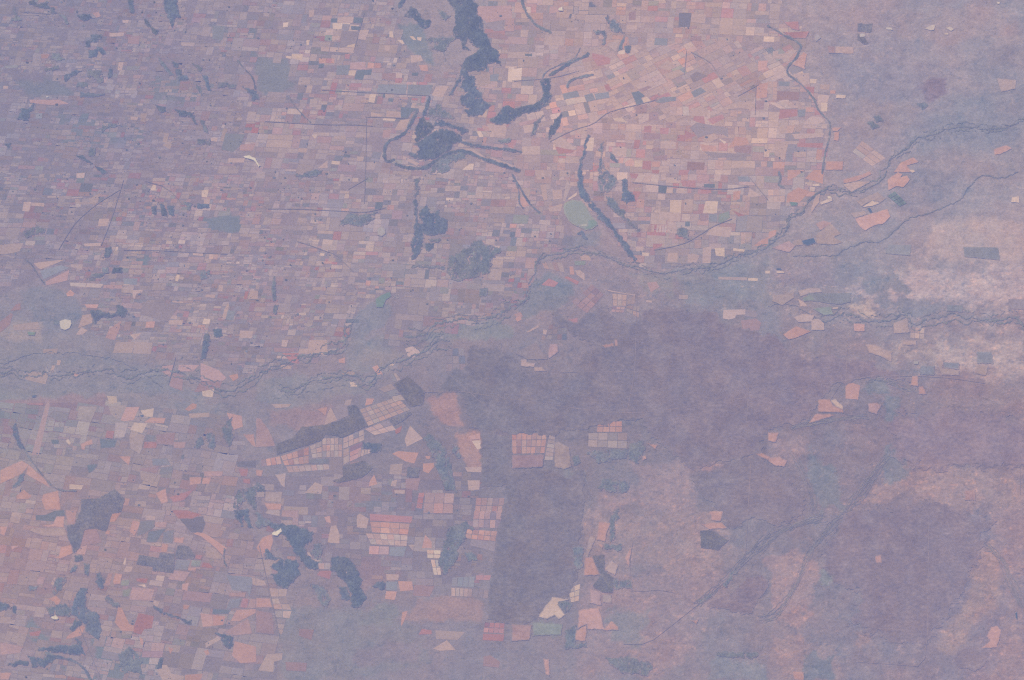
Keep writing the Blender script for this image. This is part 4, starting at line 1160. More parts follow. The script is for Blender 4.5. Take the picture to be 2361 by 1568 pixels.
13 O* 1335,1060 1350,940 1400,930 1380,990 1345,1070
22 O -2,858 325,858 300,1045 2,1052 /7x3
22 t 342,870 400,890 380,1110 295,1110 /1x6
22 r* 2,1062 298,1055 282,1175 0,1185
22 O* 170,1045 200,1045 205,1105 180,1105
22 t* 390,950 430,940 530,990 545,1170 480,1195 390,1170
22 O 790,748 1015,748 1015,850 780,850 /4x2
22 t 705,857 1065,855 1060,1003 700,985 /4x2
22 t 460,790 520,685 530,690 510,795 /1x2
22 O* 1190,1070 1240,1065 1240,1100 1205,1110
22 O* 1240,950 1340,970 1320,1010
22 O* 2240,1050 2300,1040 2400,1085 2380,1120
22 M* 20,120 220,20 330,180 150,180
22 T* 80,180 140,180 140,205 210,215 205,250 80,245
22 T* 207,252 270,250 320,290 205,290
22 P* 350,40 420,40 430,110 340,175 330,120
22 O* 830,50 940,25 940,60 860,72
22 O* 945,0 975,0 975,55 945,55
32 T* 900,45 1000,40 1080,90 1145,110 1140,200 1070,170 1020,140 930,120
32 O 715,405 780,395 850,420 830,550 715,540
32 O* 465,550 570,545 600,600 690,640 695,670 460,665
32 C* 575,555 620,545 690,610 690,640 630,615
32 O* 380,765 430,690 460,680 640,690 470,740
32 O* 1325,330 1380,330 1385,425 1315,420
32 O* 1385,430 1430,430 1460,500 1395,500
32 P* 920,590 1000,570 1050,600 1000,690 925,660
32 O* 0,855 100,855 70,950 0,930
32 O* 0,1085 80,1080 180,1110 150,1170 60,1160 0,1120
32 P* 1810,1390 1910,1380 1910,1480 1820,1480
32 T* 1240,5 1365,5 1365,50 1240,45
32 t* 1545,190 1615,190 1610,260 1700,270 1760,280 1765,330 1600,320
32 t* 1915,235 2030,240 2010,330 1920,310
32 G* 1618,205 1760,210 1760,270 1620,258
32 G* 1920,110 2060,110 2080,220 1930,215
32 G* 1400,240 1535,240 1530,325 1400,320
03 O 0,150 70,155 40,240 0,220
03 O 390,140 490,130 520,60 595,60 590,160 400,155
03 P 605,0 710,0 690,130 620,130
03 S* 330,50 420,45 500,10 590,0 600,50 520,55 500,105 330,95
03 t 270,190 300,165 600,165 620,240 400,240
03 O 1030,30 1120,25 1060,110 1005,115
03 O 970,225 980,185 1020,190 1010,225
03 O 1190,200 1220,95 1310,110 1240,240
03 r 740,330 790,175 890,170 940,300 720,340
03 R 1585,0 1720,0 1860,40 1780,80 1640,80
03 P 1430,110 1545,110 1530,165 1420,160
03 T 1345,50 1440,55 1430,95 1340,95
03 K* 1660,85 1870,58 1895,130 1860,210 1760,200 1680,110
03 O* 1785,220 1840,195 1930,240 2090,350 2060,420 1980,340 1850,240
03 t 1890,330 1980,345 2055,425 2040,460 1900,440
03 R 1803,410 1870,420 1850,460 1800,450
03 R 1850,530 1870,480 1930,490 1980,540
03 G 1620,455 1760,460 1730,555 1605,550
03 N 1770,460 1860,465 1840,525 1760,520
03 O 1735,530 1815,530 1805,565 1730,560
03 P 1550,640 1590,555 1760,570 1700,660
03 O 1680,680 1745,670 1730,750 1675,740
03 O 1480,390 1495,310 1555,315 1540,390
03 O 1610,255 1700,250 1690,310 1605,300
03 G 1505,200 1610,180 1590,310 1500,300
03 G 1290,100 1430,95 1420,165 1310,230 1260,240
03 S 1370,200 1530,170 1440,300 1350,295
03 T 1130,580 1160,515 1230,520 1215,570
03 C 1130,500 1150,440 1170,440 1160,510
03 O 1040,660 1060,580 1130,590 1110,680 1050,690
03 N 1120,650 1195,640 1190,700 1110,700
03 N 1130,740 1210,720 1190,800 1130,800
03 C 1250,690 1340,680 1350,720
03 P 1190,830 1220,710 1430,730 1400,840
03 R 1250,630 1370,630 1350,680 1260,660
03 O* 1060,1040 1090,900 1125,905 1170,1010 1240,1070 1230,1120 1120,1110
03 R* 1240,1060 1280,950 1420,980 1400,1090 1330,1100 1300,1150 1230,1130
03 M* 1150,940 1260,970 1230,1065 1190,1050
03 O 1845,950 2080,980 2060,1060 1870,1080 /2x1
03 O 2120,1030 2180,920 2361,912 2361,950 2210,1030
03 R 2220,860 2240,810 2298,820 2280,908 2215,900
03 P 2302,820 2361,820 2361,905 2284,908
03 P 2110,760 2270,760 2260,805 2110,800
03 T 2320,620 2361,630 2361,700 2330,690
03 P 2060,1130 2210,1040 2290,1000 2330,1140 2170,1160
03 T* 1890,1230 2010,1165 2035,1195 1900,1270
03 O* 1880,1300 1920,1290 1935,1330 1900,1340
03 O* 2165,1210 2361,1260 2361,1400 2220,1415 2140,1340
03 T* 1485,1430 1540,1430 1580,1510 1700,1530 1690,1568 1500,1568 1450,1480
03 O* 1705,1520 1870,1510 1850,1580 1705,1580
03 O* 1550,1260 1600,1280 1570,1330
03 O* 1285,1175 1320,1190 1320,1240 1300,1245
03 P 340,650 370,610 420,620 400,680 345,690
03 T 470,680 495,620 520,625 490,720
03 P 0,1220 120,1240 220,1260 180,1320 0,1340
03 R* 270,1130 380,1110 360,1160 280,1160
03 O 620,1160 760,1060 790,1080 750,1160 600,1200
03 O 440,820 520,790 560,830 530,910 500,850
03 P 960,700 1000,580 1045,580 1010,700
03 O 0,1500 110,1500 80,1568 0,1568
03 O 430,430 540,430 560,340 660,320 670,400 560,450
03 O 100,330 180,330 110,370
03 T 1420,830 1480,840 1450,900 1410,870
03 O 1690,870 1750,880 1730,920 1690,915
03 G 2120,820 2225,812 2200,900 2080,920
03 S 1960,910 2130,920 2100,960 1960,960
03 G* 2090,600 2340,620 2300,800 2280,750 2140,740
23 C* 240,990 310,880 350,840 370,800 525,825 430,850 430,880 490,970 430,1005 390,970 330,1005
23 C 515,720 630,680 615,840 545,855 /2x3
23 O* 800,110 860,110 905,130 870,210 860,290 780,270 790,200
23 t* 715,240 770,260 700,435 672,435
23 O* 670,440 740,430 810,600 665,605
23 T* 860,540 920,470 980,510 950,605 870,560
23 O* 1040,450 1100,340 1080,530
23 O* 610,920 800,900 830,1000 850,1100 700,1100 690,1050 610,1090
23 O* 590,1110 690,1060 680,1210 575,1205
23 O* 840,1110 915,1020 985,1080 980,1110
23 P* 0,1055 180,1065 160,1200 0,1210
23 N* 195,1040 470,1055 450,1150 190,1160
23 O* 1820,10 1950,10 1920,100 1840,95
23 O* 1735,130 1930,115 1985,170 1820,178
23 O* 790,310 840,320 830,355
23 P* 720,730 810,760 820,880 720,860
23 O* 290,1370 340,1380 350,1530 310,1520
23 O* 1650,1020 1720,1010 1700,1060
23 t* 830,780 920,780 920,860 840,850
33 O* 2060,1080 2110,1070 2150,1110 2110,1270 1970,1275 2050,1210 2010,1165
33 O* 990,430 1040,410 1050,490 990,490
33 O* 230,1490 330,1490 330,1580 240,1560
"""

# farmland regions: name, row angle, lean of the cross lines, block size, mean field area, contrast, share left open, outline
FARM = [
 ('upper left mauve farmland', 2.5, 17, 46, 24, 130, .58, .22, '-20,-20 430,-20 560,250 560,400 -20,400'),
 ('left farmland above the river plain', 1.5, 16, 46, 24, 165, .78, .10, '-20,400 560,400 660,410 740,560 830,700 800,800 700,850 560,860 390,830 280,790 200,760 185,680 90,640 -20,690'),
 ('top centre chequered farmland', 2.5, 14, 46, 30, 270, .95, .08, '430,-20 900,-20 925,60 940,110 1010,190 985,220 950,270 890,330 880,400 560,400 560,250'),
 ('centre farmland below the looping ridge', 2, 9, 42, 26, 225, 1.0, .08, '560,400 880,400 960,405 1180,400 1240,440 1310,500 1325,560 1230,605 1215,690 1060,740 905,680 830,700 740,560 660,410'),
 ('top right of centre farmland', 1.5, 6, 48, 32, 330, .95, .12, '1140,-20 1780,-20 1850,50 1860,110 1830,115 1600,92 1330,112 1240,170 1230,235 1150,250 1110,130'),
 ('rotated farmland right of the river', -11, -16, 50, 32, 360, 1.0, .08, '1290,150 1400,125 1400,275 1280,290 1200,310 1190,285 1270,240'),
 ('fan-shaped slanting farmland', -25, -38, 52, 32, 360, 1.0, .10, '1400,125 1600,92 1830,112 1860,180 1790,235 1580,280 1400,275'),
 ('right of centre checkerboard farmland', 1.5, 4, 48, 36, 380, 1.05, .10, '1200,310 1280,290 1400,275 1580,280 1790,235 1860,180 1905,240 1900,330 1890,430 1820,510 1740,580 1600,610 1480,620 1420,560 1350,470 1260,430 1190,380'),
 ('lower left rose farmland', 7, 15, 60, 42, 430, .52, .16, '-20,935 250,925 480,955 540,965 560,1060 560,1190 640,1330 640,1590 -20,1590'),
 ('lower centre farmland', 2, 4, 56, 38, 420, .65, .42, '560,1100 1110,1090 1110,1340 900,1360 660,1300'),
 ('fields in the valleys of the looping ridge', 5, 12, 44, 26, 240, .85, .22, '900,330 985,225 1012,190 1050,150 1110,130 1150,250 1190,285 1200,310 1190,380 1180,400 960,405 880,400'),
 ('farmland beside the green crop', 5, 8, 52, 32, 420, .8, .38, '905,690 1180,620 1215,700 1100,745 1000,775 950,810 880,800'),
]
OPEN = [  # ground left without fields: river plains and drainage
 '-20,690 60,620 175,650 195,700 175,800 -20,830',
 '805,800 830,700 900,665 945,690 910,740 850,800',
 '20,165 110,170 170,215 60,225', '540,560 1,1 2,2',
 '460,500 545,490 565,535 510,545', '590,130 665,140 680,205 590,225',
 '1290,460 1400,480 1420,530 1400,590 1300,570']

# ================================================================== labels
MARKS = [('white round salt pan', 150, 748), ('pale green lake', 1340, 493), ('black reservoir at right', 1866, 557),
 ('arrow-shaped dark purple wood', 205, 1190), ('big wooded ridge at the top', 1080, 70), ('looping river ridge', 900, 350),
 ('crescent-shaped wood', 808, 1330), ('white quarry beside the lower wood', 640, 1229), ('bright white quarry at left', 580, 368),
 ('green crop by the town', 880, 690), ('pink gridded block in the scrub', 1225, 1035), ('dark spiked wood at far left', 60, 258),
 ('cream flower-shaped clearing', 1285, 1395), ('white pans at top right', 2160, 65), ('tan slanted block by the creek', 2000, 355),
 ('white quarry at lower left', 130, 1420), ('river bend at left', 500, 930), ('long curved ridge', 1390, 480),
 ('round purple scrub at lower right', 2245, 1520), ('Y-shaped dark wood', 975, 510), ('broad dark wood in the centre', 1090, 600),
 ('green gridded crops', 2065, 457), ('bright cream field beside the ridge', 1360, 332), ('pink stepped paddocks', 760, 1030),
 ('bell-shaped clearing in the scrub', 1480, 1000), ('highway crossing at right', 1942, 879), ('long diagonal road', 1620, 1385),
 ('dark two-part field in the rotated farmland', 1470, 225), ('purple square field at the top', 1578, 46)]
USED = set()
def where(c, skip=0):
    d = sorted((math.hypot(c[0] - m[1], c[1] - m[2]), m) for m in MARKS)
    d = [q for q in d if q[0] > 14]
    r, m = d[skip]
    dx, dy = c[0] - m[1], c[1] - m[2]
    ang = (math.degrees(math.atan2(-dy, dx)) + 360) % 360
    w8 = ['right of', 'above right of', 'above', 'above left of', 'left of', 'below left of', 'below', 'below right of'][int((ang + 22.5) // 45) % 8]
    far = 'just ' if r < 45 else ('' if r < 110 else 'well ' if r < 200 else 'far ')
    return far + w8 + ' the ' + m[0]
OWN = {m[0] for m in MARKS if any(k in m[0] for k in ('wood', 'ridge', 'block', 'clearing', 'field', 'paddocks')) and 'quarry' not in m[0]}
def name_it(lead, P):
    c = P.mean(0)
    for m in MARKS:                                  # the landmarks themselves carry their own names
        same = ('wood' in m[0] or 'ridge' in m[0]) == any(k in lead for k in ('wood', 'belt'))
        if m[0] in OWN and same and math.hypot(c[0] - m[1], c[1] - m[2]) < 22 and 'tiny' not in lead and 'small' not in lead and 'drainage' not in lead:
            OWN.discard(m[0]); s = lead + ', the ' + m[0]; USED.add(s); return s
    for k in range(14):
        s = (lead + ' ' + where(c, k))
        if s not in USED and len(s.split()) <= 16: break
    else:
        s = lead + ' near %s' % where(c, 0)
    USED.add(s); return s
def shape_words(P):
    e = P - P.mean(0); ev = np.sqrt(np.maximum(np.linalg.eigvalsh(e.T @ e / len(P)), 1e-6))
    a = 0
    for i in range(len(P)): a += P[i - 1][0] * P[i][1] - P[i][0] * P[i - 1][1]
    a = abs(a) / 2
    size = 'tiny' if a < 90 else 'small' if a < 320 else 'medium' if a < 1000 else 'large'
    return size, ('long thin' if ev[1] / ev[0] > 3.2 else 'long' if ev[1] / ev[0] > 2.1 else 'four-sided' if len(P) == 4 else 'irregular'), a

# ================================================================== ground sheet
def axis(lo, hi, step, far):
    a = list(np.arange(lo, hi + step, step)); s = step
    left, right = [a[0]], [a[-1]]
    while right[-1] < far:
        s *= 1.5; right.append(right[-1] + s); left.append(left[-1] - s)
    return np.array(left[1:][::-1] + a + right[1:])
gx = axis(-57000, 57000, 110.0, 480000); gy = axis(-40500, 42500, 110.0, 480000)
GX, GY = np.meshgrid(gx, gy)
PXm, PYm = photo(GX, GY)
base = np.array(BASE, float)
def base_color(X, Y):
    u = np.clip(X / PW * 7, 0, 6.999); v = np.clip(Y / PH * 5, 0, 4.999)
    i = u.astype(int); j = v.astype(int); fu = (u - i)[..., None]; fv = (v - j)[..., None]
    return (base[j, i] * (1 - fu) + base[j, i + 1] * fu) * (1 - fv) + (base[j + 1, i] * (1 - fu) + base[j + 1, i + 1] * fu) * fv
FARMP = [pts('DD', f[8]) for f in FARM]
C = base_color(PXm, PYm)
for ln in SOFT.strip().splitlines():
    q = ln.split(); col = np.array([float(v) for v in q[1].split(',')]); blur = float(q[2]) / 4.0
    P = pts(q[0], ' '.join(q[3:]))
    b = blur * 1.4 + 26
    k = (PXm > P[:, 0].min() - b) & (PXm < P[:, 0].max() + b) & (PYm > P[:, 1].min() - b) & (PYm < P[:, 1].max() + b)
    X = PXm[k]; Y = PYm[k]
    wr = 26. if P[:, 0].mean() > 1150 and P[:, 1].mean() > 560 else 9.
    d = sdist(X + fbm(X, Y, 38, 5, len(ln) + 7, .62) * wr, Y + fbm(X, Y, 38, 5, len(ln) + 11, .62) * wr, P) + fbm(X, Y, 26, 4, len(ln)) * blur * .9 + fbm(X, Y * 1.8, 9, 3, len(ln) + 2) * 5.0
    wgt = np.clip(.5 - d / (blur * .9), 0, 1); wgt = wgt * wgt * (3 - 2 * wgt)
    C[k] = C[k] * (1 - wgt[:, None]) + col * wgt[:, None]
for i, ln in enumerate(RIVER.strip().splitlines()[:6]):               # grey-green flood margins
    q = ln.split('|')[0].split(); L = pts(q[2], ' '.join(q[3:])); wdt = (5.5, 9, 9, 12, 3, 6)[i]
    k = (PXm > L[:, 0].min() - 30) & (PXm < L[:, 0].max() + 30) & (PYm > L[:, 1].min() - 30) & (PYm < L[:, 1].max() + 30)
    X = PXm[k]; Y = PYm[k]; d = np.full(X.shape, 99.)
    for a_, b_ in zip(L[:-1], L[1:]): d = np.minimum(d, segdist(X, Y, a_, b_))
    nn = fbm(X, Y, 16, 5, 130 + i, .65)
    wgt = np.clip(1.25 - d / wdt + nn * 1.1, 0, 1)[:, None] * .85
    C[k] = C[k] * (1 - wgt) + (np.array([143., 138., 158.]) + nn[:, None] * 9 + np.clip(fbm(X, Y, 6, 3, 140 + i) - .25, 0, 1)[:, None] * np.array([60., 42., 22.])) * wgt
wild = np.ones(PXm.shape)
for P in FARMP:
    k = (PXm > P[:, 0].min()) & (PXm < P[:, 0].max()) & (PYm > P[:, 1].min()) & (PYm < P[:, 1].max())
    s = wild[k]; s[inside(PXm[k], PYm[k], P)] = 0.45; wild[k] = s
farm = wild < .9
n1 = fbm(PXm, PYm * 1.5, 46, 5, 31); n2 = fbm(PXm * .8, PYm * 1.3, 12, 4, 37, .65); n3 = fbm(PXm, PYm, 70, 4, 41); n4 = fbm(PXm * .8, PYm * 1.2, 5, 2, 43)
east = np.clip((PXm - 1150) / 700, 0, 1)
amp = wild * (0.75 + .4 * east)
C -= farm[..., None] * np.array([6., 5., 2.])                                                   # lanes and tree lines between fields
C += (n1 * 6 * amp + n2 * 8 * amp + n4 * 5 * amp)[..., None] * np.array([1.1, .9, .6])
C += n3[..., None] * np.array([6., -1., -3.]) * amp[..., None]
wx = PXm + 9 * fbm(PXm, PYm, 22, 3, 91); wy = PYm + 9 * fbm(PXm, PYm, 22, 3, 95)
def veins(scale, seed, thin, sy): return np.clip(1 - np.abs(fbm(wx, wy * sy, scale, 3, seed)) / thin, 0, 1)
C += (veins(48, 97, .035, 1.6) * wild)[..., None] * np.array([-13., -7., -3.])                  # dry gullies
C += (veins(30, 101, .03, 1.9) * wild * (.3 + .7 * east))[..., None] * np.array([13., 8., 4.])  # sandy washes
C += (veins(18, 103, .04, 1.3) * wild * .7)[..., None] * np.array([-9., -5., -2.])
blot = np.clip(fbm(PXm * .75, PYm * 1.2, 13, 5, 53, .65) - .30, 0, 1) * wild * (.4 + .6 * east)  # bare sandy blotches
C += blot[..., None] * np.array([50., 28., 14.])
dark = np.clip(fbm(PXm * .8, PYm * 1.2, 11, 5, 59, .65) - .33, 0, 1) * wild                      # thickets
C += dark[..., None] * np.array([-44., -26., -12.])
pale_ground = np.clip((C[..., 0] - 143) / 12, 0, 1) * wild * np.clip((PXm - 1000) / 250, 0, 1) * np.clip((PYm - 560) / 80, 0, 1)              # open sandy ground among the scrub
sp = fbm(PXm * .8, PYm * 1.2, 9, 5, 161, .7); sq = fbm(PXm * .7, PYm * 1.4, 8, 5, 163, .7); st = fbm(PXm * .55, PYm * 1.5, 12, 5, 167, .65)
C += (np.clip(sp - .16, 0, 1) * pale_ground)[..., None] * np.array([62., 26., 6.])
C -= (np.clip(sq - .14, 0, 1) * pale_ground)[..., None] * np.array([58., 34., 14.])
C += (np.clip(st - .15, -.3, 1) * pale_ground * np.clip((PXm - 1650) / 300, 0, 1) * np.clip((1000 - PYm) / 150, 0, 1))[..., None] * np.array([26., 21., 13.])
def ground_color(x, y):
    u = np.interp(x, gx, np.arange(len(gx))); v = np.interp(y, gy, np.arange(len(gy)))
    return C[np.clip(np.round(v).astype(int), 0, len(gy) - 1), np.clip(np.round(u).astype(int), 0, len(gx) - 1)]
ny, nx = GX.shape
idx = np.arange(nx * ny).reshape(ny, nx)
Q = np.stack([idx[:-1, :-1], idx[:-1, 1:], idx[1:, 1:], idx[1:, :-1]], -1).reshape(-1, 4)
far = np.maximum(np.abs(PXm - PW / 2) - PW * .6, np.abs(PYm - PH / 2) - PH * .62)
Z = np.where(far > 0, 0, 1.5 * n1)
g = obj('ground', np.stack([GX.ravel(), GY.ravel(), Z.ravel()], 1), Q, albedo(C.reshape(-1, 3)), M_GROUND)
tag(g, 'dry mauve and red-brown plain seen from orbit under haze', 'ground', kind='structure')

# ================================================================== scrub masses
SCRUB = [
 ('broad dark purple scrub filling the middle of the scene', (131,126,150), 6, '1075,802 1160,800 1190,830 1200,860 1260,862 1325,862 1345,810 1370,800 1320,770 1275,745 1262,700 1330,740 1390,700 1405,725 1430,742 1480,745 1486,712 1560,706 1600,720 1650,715 1680,752 1760,770 1790,765 1810,800 1850,830 1920,815 2005,835 2060,860 2125,885 2000,872 1935,885 1910,905 1885,925 1870,965 1760,1000 1735,1050 1690,1060 1640,1070 1600,1090 1560,1050 1500,1010 1480,965 1420,975 1310,990 1280,1000 1178,998 1110,1000 1080,985 1070,930 1060,905 1010,905 1020,880 1050,855 1078,860'),
 ('dark purple scrub corridor below the pink gridded block', (131,126,150), 4, '1108,1000 1176,1000 1180,1082 1280,1088 1318,1100 1345,1085 1345,1180 1330,1330 1310,1378 1240,1425 1195,1442 1120,1432 1127,1390 1145,1235 1168,1150 1165,1120 1110,1120'),
 ('purple scrub tongue below the highway right of centre', (131,127,150), 6, '1600,1090 1690,1060 1735,1050 1745,1010 1770,1080 1860,1140 1850,1185 1790,1210 1735,1195 1690,1222 1640,1160 1610,1130'),
 ('large purple scrub in the lower right with vertical track', (129,126,150), 12, '1960,1185 2130,1160 2240,1180 2285,1205 2250,1290 2222,1370 2180,1440 2130,1490 2060,1475 1960,1440 1980,1370 1900,1330 1890,1270'),
 ('dark purple scrub wedge left of the drainage line', (132,125,149), 4, '1630,1400 1645,1385 1690,1365 1720,1330 1760,1325 1775,1340 1745,1395 1735,1420 1690,1408 1660,1404'),
 ('round purple scrub patch near the lower right corner', (130,127,151), 2.5, '2207,1501 2229,1487 2270,1492 2282,1508 2270,1536 2247,1546 2212,1541 2201,1526'),
 ('smooth purple scrub at the right edge', (136,129,152), 13, '2050,960 2200,950 2361,970 2400,1080 2280,1070 2150,1085 2060,1060'),
]
SOFTW = [8, 4, 8, 13, 5, 3, 20]
for i, (lab, col, rough, s) in enumerate(SCRUB):
    P = pts('DD', s)
    def fn(ax, ay, P=P, rough=rough, i=i):
        X, Y = np.meshgrid(ax, ay)
        return sdist(X, Y, P) + fbm(X, Y, 24, 6, 60 + i, .68) * rough * 2.6 + fbm(X * .7, Y * 1.3, 7, 3, 80 + i) * rough * 1.1
    o = canopy('mallee_scrub', fn, (P[:, 0].min() - 14, P[:, 1].min() - 14, P[:, 0].max() + 14, P[:, 1].max() + 14), 38, 0, col, M_SCRUB, tone=9, cell=2.2, seed=100 + i, soft=SOFTW[i], warm=1250)
    tag(o, lab, 'scrub', kind='stuff')

# ================================================================== farmland
roots = []
for f in FARM:
    r = empty('farmland'); tag(r, f[0] + ' of many fields', 'farmland', kind='structure'); roots.append(r)
    c = pts('DD', f[8]).mean(0); x, y = ground(c[0], c[1]); r.location = (float(x), float(y), 0)
def reparent(o, root):
    o.parent = root; o.matrix_parent_inverse.identity()
    o.location = (-root.location[0], -root.location[1], 0)
OPENP = [pts('DD', s) for s in OPEN]
DELTA = dict(T=(19,12,4), t=(10,7,2), P=(14,3,0), R=(11,-9,-7), r=(4,-5,-4), O=(23,4,-3), C=(34,24,10), G=(-12,-5,-1), S=(-25,-12,-7), M=(-2,-1,-1), N=(-7,3,-2))
KEYS = 'TtPRrOCGSMN'; WT = np.array([.23,.21,.11,.06,.07,.03,.04,.13,.025,.12,.03]); WT /= WT.sum()
def split(u0, v0, u1, v1, area, asp, out):
    w_, h_ = u1 - u0, v1 - v0
    if w_ * h_ < area * random.uniform(.5, 1.9) or (w_ < 9 and h_ < 7): out.append((u0, v0, u1, v1)); return
    k = random.choice([.5, .5, .5, .33, .67, .4])
    if w_ > h_ * asp * random.uniform(.7, 1.5): m = u0 + w_ * k; split(u0, v0, m, v1, area, asp, out); split(m, v0, u1, v1, area, asp, out)
    else: m = v0 + h_ * k; split(u0, v0, u1, m, area, asp, out); split(u0, m, u1, v1, area, asp, out)
PATCH = [[] for _ in FARM]; FIELD_CENTRES = []
for n, (nm, ang, lean, bw, bh, area, con, drop, s) in enumerate(FARM):
    P = FARMP[n]; c0 = P.mean(0)
    eu = np.array([math.cos(math.radians(ang)), math.sin(math.radians(ang))]); ev = np.array([-math.sin(math.radians(lean)), math.cos(math.radians(lean))])
    inv = np.linalg.inv(np.stack([eu, ev], 1)); uv = (P - c0) @ inv.T
    v = uv[:, 1].min() - bh
    cand = []
    while v < uv[:, 1].max() + bh:
        hh = bh * random.uniform(.75, 1.3); u = uv[:, 0].min() - bw * random.random() - bw
        while u < uv[:, 0].max() + bw:
            ww = bw * random.uniform(.7, 1.4); cells = []
            split(u, v, u + ww, v + hh, area * random.choice([.6, .9, 1.2, 2.2]), 1.7 if n < 2 else 1.45, cells)
            tone = random.gauss(0, 4); rot = random.gauss(0, .045 if n in (0, 1, 8) else .015)
            for k in cells: cand.append((k, tone, (u, v, u + ww, v + hh), rot))
            u += ww
        v += hh
    K = np.array([k[0] for k in cand]); ctr = np.stack([(K[:, 0] + K[:, 2]) / 2, (K[:, 1] + K[:, 3]) / 2], 1) @ np.stack([eu, ev]) + c0
    ok = inside(ctr[:, 0], ctr[:, 1], P)
    for Pn in OPENP: ok &= ~inside(ctr[:, 0], ctr[:, 1], Pn)
    ok &= (ctr[:, 0] > -25) & (ctr[:, 0] < PW + 25) & (ctr[:, 1] > -25) & (ctr[:, 1] < PH + 25)
    nz = fbm(ctr[:, 0], ctr[:, 1], 50, 3, 70 + n)
    ok &= RNG.random(len(ok)) > drop + .35 * np.clip(nz - .1, 0, 1)
    bc = base_color(ctr[:, 0], ctr[:, 1])
    swath = fbm(ctr[:, 0], ctr[:, 1] * 1.6, 60, 3, 76); calm = np.clip(.85 + .9 * fbm(ctr[:, 0], ctr[:, 1], 75, 2, 78), .35, 1.3)
    pinkness = fbm(ctr[:, 0], ctr[:, 1], 90, 2, 71)
    for q in np.nonzero(ok)[0]:
        (u0, v0, u1, v1), tone, blk, rot = cand[q]
        g0 = .28
        a = [.75 if abs(u0 - blk[0]) < 1e-6 else g0, .75 if abs(v0 - blk[1]) < 1e-6 else g0, g0, g0]
        u0 += a[0]; v0 += a[1]; u1 -= a[2]; v1 -= a[3]
        if u1 - u0 < 2 or v1 - v0 < 2: continue
        j = lambda: random.gauss(0, .35)
        cu = np.array([(u0 + j(), v0 + j()), (u1 + j(), v0 + j()), (u1 + j(), v1 + j()), (u0 + j(), v1 + j())])
        cm = np.array([(blk[0] + blk[2]) / 2, (blk[1] + blk[3]) / 2])
        cu = (cu - cm) @ np.array([[1, rot], [-rot, 1]]) + cm                # blocks are not laid out perfectly true
        D4 = cu @ np.stack([eu, ev]) + c0
        ww = WT.copy()
        if n in (4, 5, 6, 7, 8): ww[[2, 3, 5]] *= 1.7; ww[[7, 9, 10]] *= .8
        ww[[2, 3, 4]] *= 1 + 1.2 * np.clip(pinkness[q], -.7, 1); ww /= ww.sum()
        key = KEYS[RNG.choice(len(KEYS), p=ww)]
        col = bc[q] + np.array(DELTA[key]) * con * calm[q] * random.uniform(.55, 1.15) + swath[q] * np.array([9., 6., 2.]) + tone * .7 + random.gauss(0, 1.5)
        PATCH[n].append(((u1 - u0) * (v1 - v0), D4, col))
        FIELD_CENTRES.append(ctr[q])

TR = []                                     # traced fields
for ln in FIELDS.strip().splitlines():
    q = ln.split('/'); a = q[0].split(); P = pts(a[0], ' '.join(a[2:]))
    TR.append((a[1][0], a[1].endswith('*'), P, tuple(int(v) for v in q[1].split('x')) if len(q) > 1 else None))
LAY = []
for i, (_, _, P, _) in enumerate(TR):       # fields that overlap lie on different levels
    lo, hi = P.min(0) - 1, P.max(0) + 1
    used = {LAY[k][0] for k in range(i) if (LAY[k][1] < hi).all() and (LAY[k][2] > lo).all()}
    LAY.append((min(v for v in range(99) if v not in used), lo, hi))
def home(c):
    for n, P in enumerate(FARMP):
        if inside(np.array([c[0]]), np.array([c[1]]), P)[0]: return n
    return int(np.argmin([sdist(np.array([c[0]]), np.array([c[1]]), P)[0] for P in FARMP]))
count = [0] * len(FARM)
def tint(key, P, own=.78):
    c = P.mean(0)
    if c[1] > 900 and c[0] < 760: own = .45
    elif c[0] > 1180 and c[1] > 784: own = .68
    b = base_color(np.array([c[0]]), np.array([c[1]]))[0]
    k = np.array(HUE[key], float) * own + (b + np.array(DELTA.get(key, (-22, -14, -7)), float)) * (1 - own)
    return k + random.gauss(0, 2.5)
